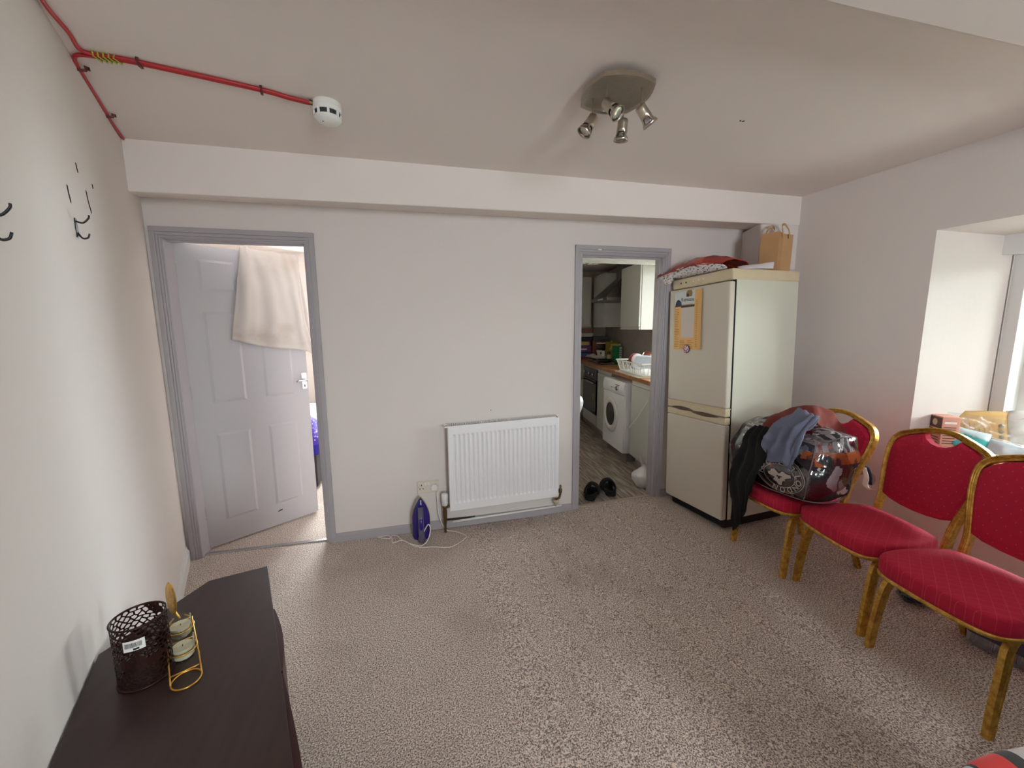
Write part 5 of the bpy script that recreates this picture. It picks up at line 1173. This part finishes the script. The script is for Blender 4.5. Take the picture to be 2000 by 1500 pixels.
def pot(name, a, b_, z_, prof, m, label, cat, extra=None, group=None, seg=24):
    o = kthing(name, a, b_, z_, label, cat, group); b = MB(); b.lathe(prof, seg); b.build('vessel', m, o, smooth=True); return o
o = pot('serving_bowl', .92, .25, Z0+.012, [(.05, 0), (.055, .004), (.105, .045), (.108, .055), (.100, .050), (.05, .012), (0, .010)], c_wht, 'wide white serving bowl on the hob', 'bowl')
o = pot('round_cake_tin', 1.16, .36, Z0, [(.075, 0), (.078, .004), (.078, .05), (.072, .054), (0, .055)], 'chrome', 'low round steel tin beneath the printed white bowl', 'tin')
o = pot('printed_bowl', 1.16, .36, Z0+.056, [(.045, 0), (.05, .004), (.070, .08), (.068, .082), (.046, .010), (0, .008)], c_wht, 'white bowl with a dark print beneath the patterned tub', 'bowl')
for k in range(5): MB().box((.0600, -.012+.004*k-.02, .030+.004*(k % 3)), (.066, -.008+.004*k-.01, .050)).build('bowl_print', c_dark, o)
o = pot('patterned_tub', 1.16, .36, Z0+.140, [(.052, 0), (.058, .003), (.066, .095), (.0, .096)], mat('black_white_print', (60, 54, 62), .4, vary=.9, vs=38), 'dark patterned round tub with a white lid on the printed bowl', 'tub')
b = MB(); b.lathe([(.069, .092), (.070, .108), (.0, .109)], 24); b.build('lid', c_wht, o, smooth=False)
o = kthing('oil_tin', 1.01, .47, Z0, 'tall gold and green cooking oil tin behind the green tubs', 'tin', rz=.2)
MB().box((-.055, -.07, 0), (.055, .07, .265)).build('tin_body', mat('oil_gold', (150, 132, 48), .3, .4), o, bevel=.006); MB().box((.0555, -.045, .12), (.058, .05, .235)).build('gold_label', mat('gold_label', (226, 196, 110), .35, .3), o); MB().box((.0555, -.045, .02), (.058, .05, .115)).build('green_label', mat('green_label', (40, 112, 64), .5), o)
MB().box((.0582, -.012, .17), (.0588, .018, .195)).build('label_print', c_dark, o); lathe_part('spout_cap', [(.016, .265), (.015, .285)], (0, 0, 0), c_yel, o, None, 14)
o = kthing('green_carton', .84, .49, Z0+.009, 'green oil carton with a pale top on the back of the hob', 'carton', rz=.25)
MB().box((-.035, -.06, 0), (.035, .06, .205)).build('carton_body', mat('carton_green', (30, 128, 74), .4), o, bevel=.006); MB().box((.0352, .020, .02), (.037, .055, .19)).build('white_label', 'plastic_white', o); MB().box((-.03, -.04, .205), (.03, .045, .235)).build('top_flap', c_yel, o, bevel=.006)
for z_ in (.06, .09, .12, .15): MB().box((.0371, .028, z_), (.0378, .048, z_+.014)).build('label_print', c_dark, o)
o = kthing('spice_jar', .85, .375, Z0+.009, 'small glass spice jar in front of the green carton', 'jar')
b = MB(); b.lathe([(.028, 0), (.03, .004), (.03, .09), (.022, .105), (0, .106)], 18); b.build('jar_body', mat('spice_brown', (104, 82, 58), .25), o, smooth=True); b = MB(); b.lathe([(.024, .104), (.024, .125), (0, .126)], 18); b.build('lid', c_dark, o)
b = MB(); b.lathe([(.0305, .02), (.0305, .08)], 18, None, False); b.build('paper_label', mat('spice_label', (176, 158, 124), .7, vary=.4, vs=80), o)
o = kthing('honey_bottle', .90, .415, Z0+.009, 'amber bottle with a yellow cap between the jar and the tub', 'bottle')
b = MB(); b.lathe([(.026, 0), (.03, .005), (.03, .12), (.014, .145), (.014, .15)], 18); b.build('bottle_body', mat('amber', (176, 128, 40), .2), o, smooth=True); b = MB(); b.lathe([(.016, .15), (.016, .175), (0, .176)], 14); b.build('cap', c_yel, o)
o = kthing('sauce_bottle', .97, .335, Z0+.009, 'white bottle with a black cap left of the amber bottle', 'bottle')
b = MB(); b.lathe([(.022, 0), (.026, .004), (.026, .11), (.012, .135)], 18); b.build('bottle_body', 'plastic_white', o, smooth=True); b = MB(); b.lathe([(.018, .132), (.018, .165), (0, .166)], 14); b.build('cap', c_dark, o)
o = pot('frying_pan', .56, .22, Z0+.010, [(.085, 0), (.10, .004), (.115, .036), (.112, .036), (.096, .008), (0, .006)], 'black', 'black frying pan on the near front ring of the hob', 'pan')
b = MB(); b.tube([(-.05, -.10, .03), (-.10, -.16, .045), (-.14, -.22, .05)], .009, 8); b.build('handle', 'black', o, smooth=True)
o = pot('red_saucepan', .44, .45, Z0+.010, [(.07, 0), (.075, .004), (.078, .055), (.074, .055), (.07, .008), (0, .006)], mat('red_enamel', (104, 44, 36), .3), 'dark red saucepan at the back of the hob', 'pan')
# dish rack and contents
rk = kthing('dish_rack', -.80, .20, Z0, 'white plastic dish drainer on the worktop by the kitchen window', 'dish rack')
RL, RW_, RH = .27, .17, .13
def rpt(s_, z_):
    """walk round the rack perimeter, flared outward with height"""
    P = 2*(2*RL+2*RW_); d_ = s_*P % P; k = 1+.18*z_/RH; L2, W2 = RL, RW_
    if d_ < 2*L2: q = (-L2+d_, -W2)
    elif d_ < 2*L2+2*W2: q = (L2, -W2+d_-2*L2)
    elif d_ < 4*L2+2*W2: q = (L2-(d_-2*L2-2*W2), W2)
    else: q = (-L2, W2-(d_-4*L2-2*W2))
    return (q[0]*k, q[1]*k, z_)
b = MB(); b.tube([rpt(i/64, RH) for i in range(64)], .008, 6, closed=True); b.build('top_rim', 'plastic_white', rk)
b = MB(); b.tube([rpt(i/64, .02) for i in range(64)], .007, 6, closed=True); b.build('bottom_rim', 'plastic_white', rk)
b = MB()
for i in range(48): b.tube([rpt((i+.5)/48, .02), rpt((i+.5)/48, RH)], .004, 5)
b.build('side_bars', 'plastic_white', rk)['kind'] = 'stuff'
MB().box((-RL, -RW_, .012), (RL, RW_, .020)).build('floor_tray', 'plastic_white', rk)
MB().box((-RL-.03, -RW_-.05, .0), (RL+.03, RW_+.02, .012)).build('drip_tray', 'plastic_cream', rk, bevel=.004)
o = kthing('food_tub', -.86, .19, Z0+.09, 'upturned translucent white food tub in the dish rack', 'tub', rz=.5)
b = MB(); b.hexa([(-.13, -.09, 0), (.13, -.09, 0), (.13, .09, 0), (-.13, .09, 0), (-.10, -.065, .10), (.10, -.065, .10), (.10, .065, .10), (-.10, .065, .10)]); b.build('tub_body', mat('frosted_tub', (214, 224, 240), .3), o, bevel=.010)
b = MB(); b.hexa([(-.14, -.10, -.012), (.14, -.10, -.012), (.14, .10, -.012), (-.14, .10, -.012), (-.14, -.10, .0), (.14, -.10, .0), (.14, .10, .0), (-.14, .10, .0)]); b.build('rim', mat('frosted_tub', (214, 224, 240), .3), o, bevel=.003)
o = kthing('glass_pan_lid', -.72, .36, Z0+.22, 'glass saucepan lid propped up at the back of the dish rack', 'lid')
lm = Matrix.Rotation(D2R(62), 4, 'X') @ Matrix.Rotation(D2R(-18), 4, 'Y')
b = MB(); b.lathe([(.13, 0), (.11, .018), (.06, .034), (0, .040)], 32, lm, False); b.build('glass_dome', mat('lid_glass', (150, 146, 150), .12), o, smooth=True); b = MB(); b.tube([lm @ Vector((.13*math.cos(2*PI*k/32), .13*math.sin(2*PI*k/32), 0)) for k in range(32)], .006, 6, closed=True); b.build('steel_rim', 'black', o, smooth=True); b = MB(); b.lathe([(.012, .038), (.022, .062), (0, .064)], 14, lm); b.build('knob', 'black', o, smooth=True)
o = kthing('brown_saucepan', -.40, .42, Z0+.10, 'brown saucepan tilted at the far end of the dish rack', 'pan')
lm = Matrix.Rotation(D2R(70), 4, 'X') @ Matrix.Rotation(D2R(-30), 4, 'Y')
b = MB(); b.lathe([(.0, 0), (.085, .0), (.092, .01), (.097, .09), (.092, .09), (.086, .014), (0, .010)], 28, lm, False); b.build('pan_body', mat('brown_enamel', (96, 50, 36), .3), o, smooth=True); b = MB(); b.tube([lm @ Vector((.097*math.cos(2*PI*k/28), .097*math.sin(2*PI*k/28), .09)) for k in range(28)], .005, 6, closed=True); b.build('steel_rim', 'chrome', o, smooth=True)
for k, (a, rz_, m_, lb) in enumerate(((-.63, .2, c_red, 'dark red plate standing in the dish rack'), (-.665, .25, c_wht, 'white plate standing in front of the dark red plate in the rack'), (-.60, .15, c_brown, 'wooden board standing in the end of the dish rack'))):
    o = kthing('dinner_plate' if k < 2 else 'round_board', a, .16, Z0+.115, lb, 'plate' if k < 2 else 'board', rz=rz_)
    lm = Matrix.Rotation(D2R(80), 4, 'Y'); b = MB(); b.lathe([(0, .0), (.055, .0), (.085, .010), (.086, .013), (.055, .005), (0, .004)], 28, lm, False); b.build('disc', m_, o, smooth=True, solid=.002)

# on the kitchen floor
zk = zf(1.5)
def slipper(x, y, rz_, label):
    s_ = thing('slipper', (x, y, zf(x)), label, 'slipper', 'pair of black slippers', rz_)
    b = MB(); so = [(p.x, p.y) for p in spline([(0, -.125, 0), (.040, -.10, 0), (.040, 0, 0), (.052, .07, 0), (.030, .125, 0), (-.030, .125, 0), (-.052, .07, 0), (-.040, 0, 0), (-.040, -.10, 0)], 4, True)]
    b.prism(so, 0, .022); b.build('sole', 'black', s_, bevel=.004)
    b = MB(); R = []
    for i in range(11):
        y_ = .130-.15*i/10; w_ = .060*min(1, (i+1.5)/5)**.6; h_ = .045+.040*min(1, i/6); R.append([(w_*math.cos(a), y_, .018+h_*math.sin(a)) for a in [PI*k/12 for k in range(13)]])
    b.quad_grid(R); b.build('furry_upper', 'slipper', s_, smooth=True, solid=.008)
    b = MB(); R = []
    for i in range(9):
        a = PI+PI*i/8; R.append([(.044*math.cos(a), -.045+.082*math.sin(a), z_) for z_ in (.02, .055)])
    b.quad_grid(R); b.build('heel_collar', 'slipper', s_, smooth=True, solid=.012)
    return s_
slipper(1.392, 2.945, D2R(-34), 'left black plush slipper on the kitchen threshold')
slipper(1.562, 2.975, D2R(-14), 'right black plush slipper on the kitchen threshold')
cbx = thing('carrier_bag', (1.905, 2.985, zf(1.9)), 'full white carrier bag on the kitchen floor behind the right jamb', 'bag')
def sack(o, R0, H, m, name='bag_body', seed=0, sq=1):
    b = MB(); R = []
    for i in range(13):
        v = i/12; rr_ = R0*(.75+.45*math.sin(PI*min(1, v*1.15)))*(1 if v < .55 else 1-(v-.55)/.45*.82); R.append([(rr_*math.cos(2*PI*k/20)*(1+.12*noise.noise(Vector((math.cos(2*PI*k/20)*2, math.sin(2*PI*k/20)*2, v*4+seed)))), rr_*sq*math.sin(2*PI*k/20)*(1+.12*noise.noise(Vector((math.cos(2*PI*k/20)*2, v*4, math.sin(2*PI*k/20)*2+seed)))), H*v) for k in range(20)])
    vs = b.quad_grid(R, closed_u=True); b.b.faces.new(vs[0][::-1]); return b.build(name, m, o, smooth=True)
M['poly'] = mat('white_polythene', (214, 210, 210), .35, vary=.05, vs=5, bs=26, bstr=.7, bd=.01)
sack(cbx, .085, .20, 'poly'); b = cloth([[(-.03, 0, .18), (0, .01, .18), (.03, 0, .18)], [(-.035, 0, .22), (-.02, .01, .225), (0, 0, .22)], [(-.05, 0, .275), (-.045, 0, .28), (-.035, 0, .275)]], 4, .004, 20); b.build('handle_loop', 'poly', cbx, smooth=True, solid=.001)
hg = thing('hanging_carrier', (1.245, 3.06, .715), 'bulging white carrier bag hanging just inside the kitchen at the left jamb', 'bag')
sack(hg, .082, .26, 'poly', seed=5); b = MB(); b.tube([(0, 0, .25), (-.06, 0, .34), (-.135, 0, .36)], .006, 6); b.build('handle_loop', 'poly', hg)
pk = thing('peg_hook', (1.10, 3.06, 1.08), 'small hook on the kitchen side wall holding the white carrier', 'hook'); b = MB(); b.tube([(0, 0, .01), (.02, 0, 0), (.028, 0, .02)], .004, 6); b.build('hook_wire', 'chrome', pk)
ap = thing('hanging_oven_glove', (1.20, 3.10, 1.33), 'pale pink cloth hanging just behind the left jamb of the kitchen doorway', 'cloth')
b = cloth([[(0, 0, .0), (.04, 0, -.01), (.12, .0, -.03)], [(0, 0, .06), (.05, 0, .06), (.12, 0, .06)], [(0, 0, .14), (.04, 0, .15), (.10, .0, .14)]], 4, .01, 14); b.build('cloth_panel', mat('peach_cloth', (206, 168, 152), .9), ap, smooth=True, solid=.004)
b = MB(); b.tube([(.05, 0, .14), (0, 0, .17), (-.10, 0, .19)], .003, 6); b.build('hanging_loop', 'cord', ap)

# ================================================================ BEDROOM
b = MB(); b.box((-3.0, YB+WT, -.05), (-2.9, 5.8, 2.5)); struct(b.build('bedroom_wall_left', 'wall'))
b = MB(); b.box((.90, YB+WT, -.05), (1.0, 5.8, 2.5)); struct(b.build('bedroom_wall_right', 'wall'))
b = MB(); b.box((-3.0, YB, -.05), (-1.6, YB+WT, 2.5)); struct(b.build('bedroom_wall_front', 'wall'))
BX0, BX1 = -1.27, -.12
b = MB(); b.box((-3.0, 5.6, -.05), (BX0, 5.8, 2.5)); b.box((BX1, 5.6, -.05), (1.0, 5.8, 2.5)); b.box((BX0, 5.6, -.05), (BX1, 5.8, .8)); b.box((BX0, 5.6, 2.3), (BX1, 5.8, 2.5)); struct(b.build('bedroom_wall_back', 'wall'))
struct(MB().box((-3.0, YB+WT-.01, 2.40), (1.0, 5.8, 2.5)).build('bedroom_ceiling', 'ceiling'))
simple_window('window_4', (BX0, 5.68), (BX1, 5.68), .8, 2.3, .05)
bd = thing('divan_bed', (-1.62, 4.35, 0), 'dark divan bed in the bedroom behind the open door', 'bed')
MB().box((-.72, -.62, .03), (.70, .95, .36)).build('divan_base', cloth_mat('dark_divan', (40, 32, 34)), bd, bevel=.02)
MB().box((-.70, -.60, .361), (.68, .93, .55)).build('mattress', 'plastic_cream', bd, bevel=.05)
t = NT('purple_dotted_throw'); c = t.coord(); v = t.n('TexVoronoi', {'Vector': c, 'Scale': 34}, ).outputs['Distance']; s_ = t.n('SeparateXYZ', {0: c})
cc = t.mix(t.ramp(v, [(.22, (1, 1, 1)), (.28, (0, 0, 0))]), lin((66, 44, 150)), lin((190, 176, 220)))
t.set(t.mix(t.math('LESS_THAN', s_.outputs[2], .43), cc, lin((28, 20, 130))), .85); M['throw'] = t.m
thr = [[(-1.10, 3.72, .34), (-.99, 3.715, .335), (-.91, 3.73, .34), (-.895, 3.85, .34), (-.90, 4.1, .345)],
       [(-1.10, 3.72, .46), (-.99, 3.712, .46), (-.915, 3.73, .46), (-.90, 3.85, .46), (-.905, 4.1, .46)],
       [(-1.12, 3.73, .58), (-1.00, 3.725, .60), (-.96, 3.75, .60), (-.95, 3.85, .58), (-.95, 4.1, .56)],
       [(-1.15, 3.76, .72), (-1.06, 3.77, .75), (-1.01, 3.79, .74), (-1.0, 3.88, .70), (-1.02, 4.1, .60)],
       [(-1.20, 3.82, .88), (-1.12, 3.83, .90), (-1.07, 3.86, .87), (-1.06, 3.92, .80), (-1.08, 4.1, .64)]]
tag(cloth(thr, 6, .010, 10, seed=9).build('purple_throw', 'throw', None, smooth=True, solid=.006), 'purple dotted throw over the bedding seen past the door edge', 'throw')
dv = thing('rolled_duvet', (-1.28, 3.98, .562), 'heap of rolled bedding under the purple throw', 'bedding')
b = MB(); b.lathe([(0, -.22), (.10, -.21), (.15, -.10), (.155, .10), (.11, .21), (0, .22)], 20, Matrix.Translation((0, 0, .15)) @ RX); b.build('roll', 'plastic_cream', dv, smooth=True)

# ================================================================ OUTDOORS beyond the window
t = NT('hedge_leaves'); c = t.coord(); t.set(t.mix(t.noise(c, 9, 3), lin((128, 144, 104)), lin((176, 188, 156))), .7); M['leaf'] = t.m
struct(MB().box((3.6, -8, -.6), (14, 12, -.5)).build('garden_ground', mat('garden_paving', (206, 200, 194), .9)))
hd_ = thing('added_hedge', (6.6, .5, -.5), 'green hedge outside the window, its bulk added to block low sky', 'hedge')
b = MB(); b.box((.35, -7.5, 0), (1.2, 6.5, 2.2)); b.build('hedge_core', 'leaf', hd_)  # hedge height and length added to keep low sky off the left wall
b = MB(); rr = random.Random(11)
for i in range(5200):
    p = Vector((rr.uniform(.05, .45), rr.uniform(-4.5, 2.5), rr.random()*2.4))
    d1_ = Vector((rr.uniform(-1, 1), rr.uniform(-1, 1), rr.uniform(-1, 1))).normalized(); d2_ = d1_.orthogonal().normalized(); L_ = rr.uniform(.05, .11)
    vs = [b.b.verts.new(p+d1_*L_), b.b.verts.new(p+d2_*L_*.4), b.b.verts.new(p-d1_*L_), b.b.verts.new(p-d2_*L_*.4)]; b.b.faces.new(vs)
o = b.build('foliage', 'leaf', hd_); o['kind'] = 'stuff'
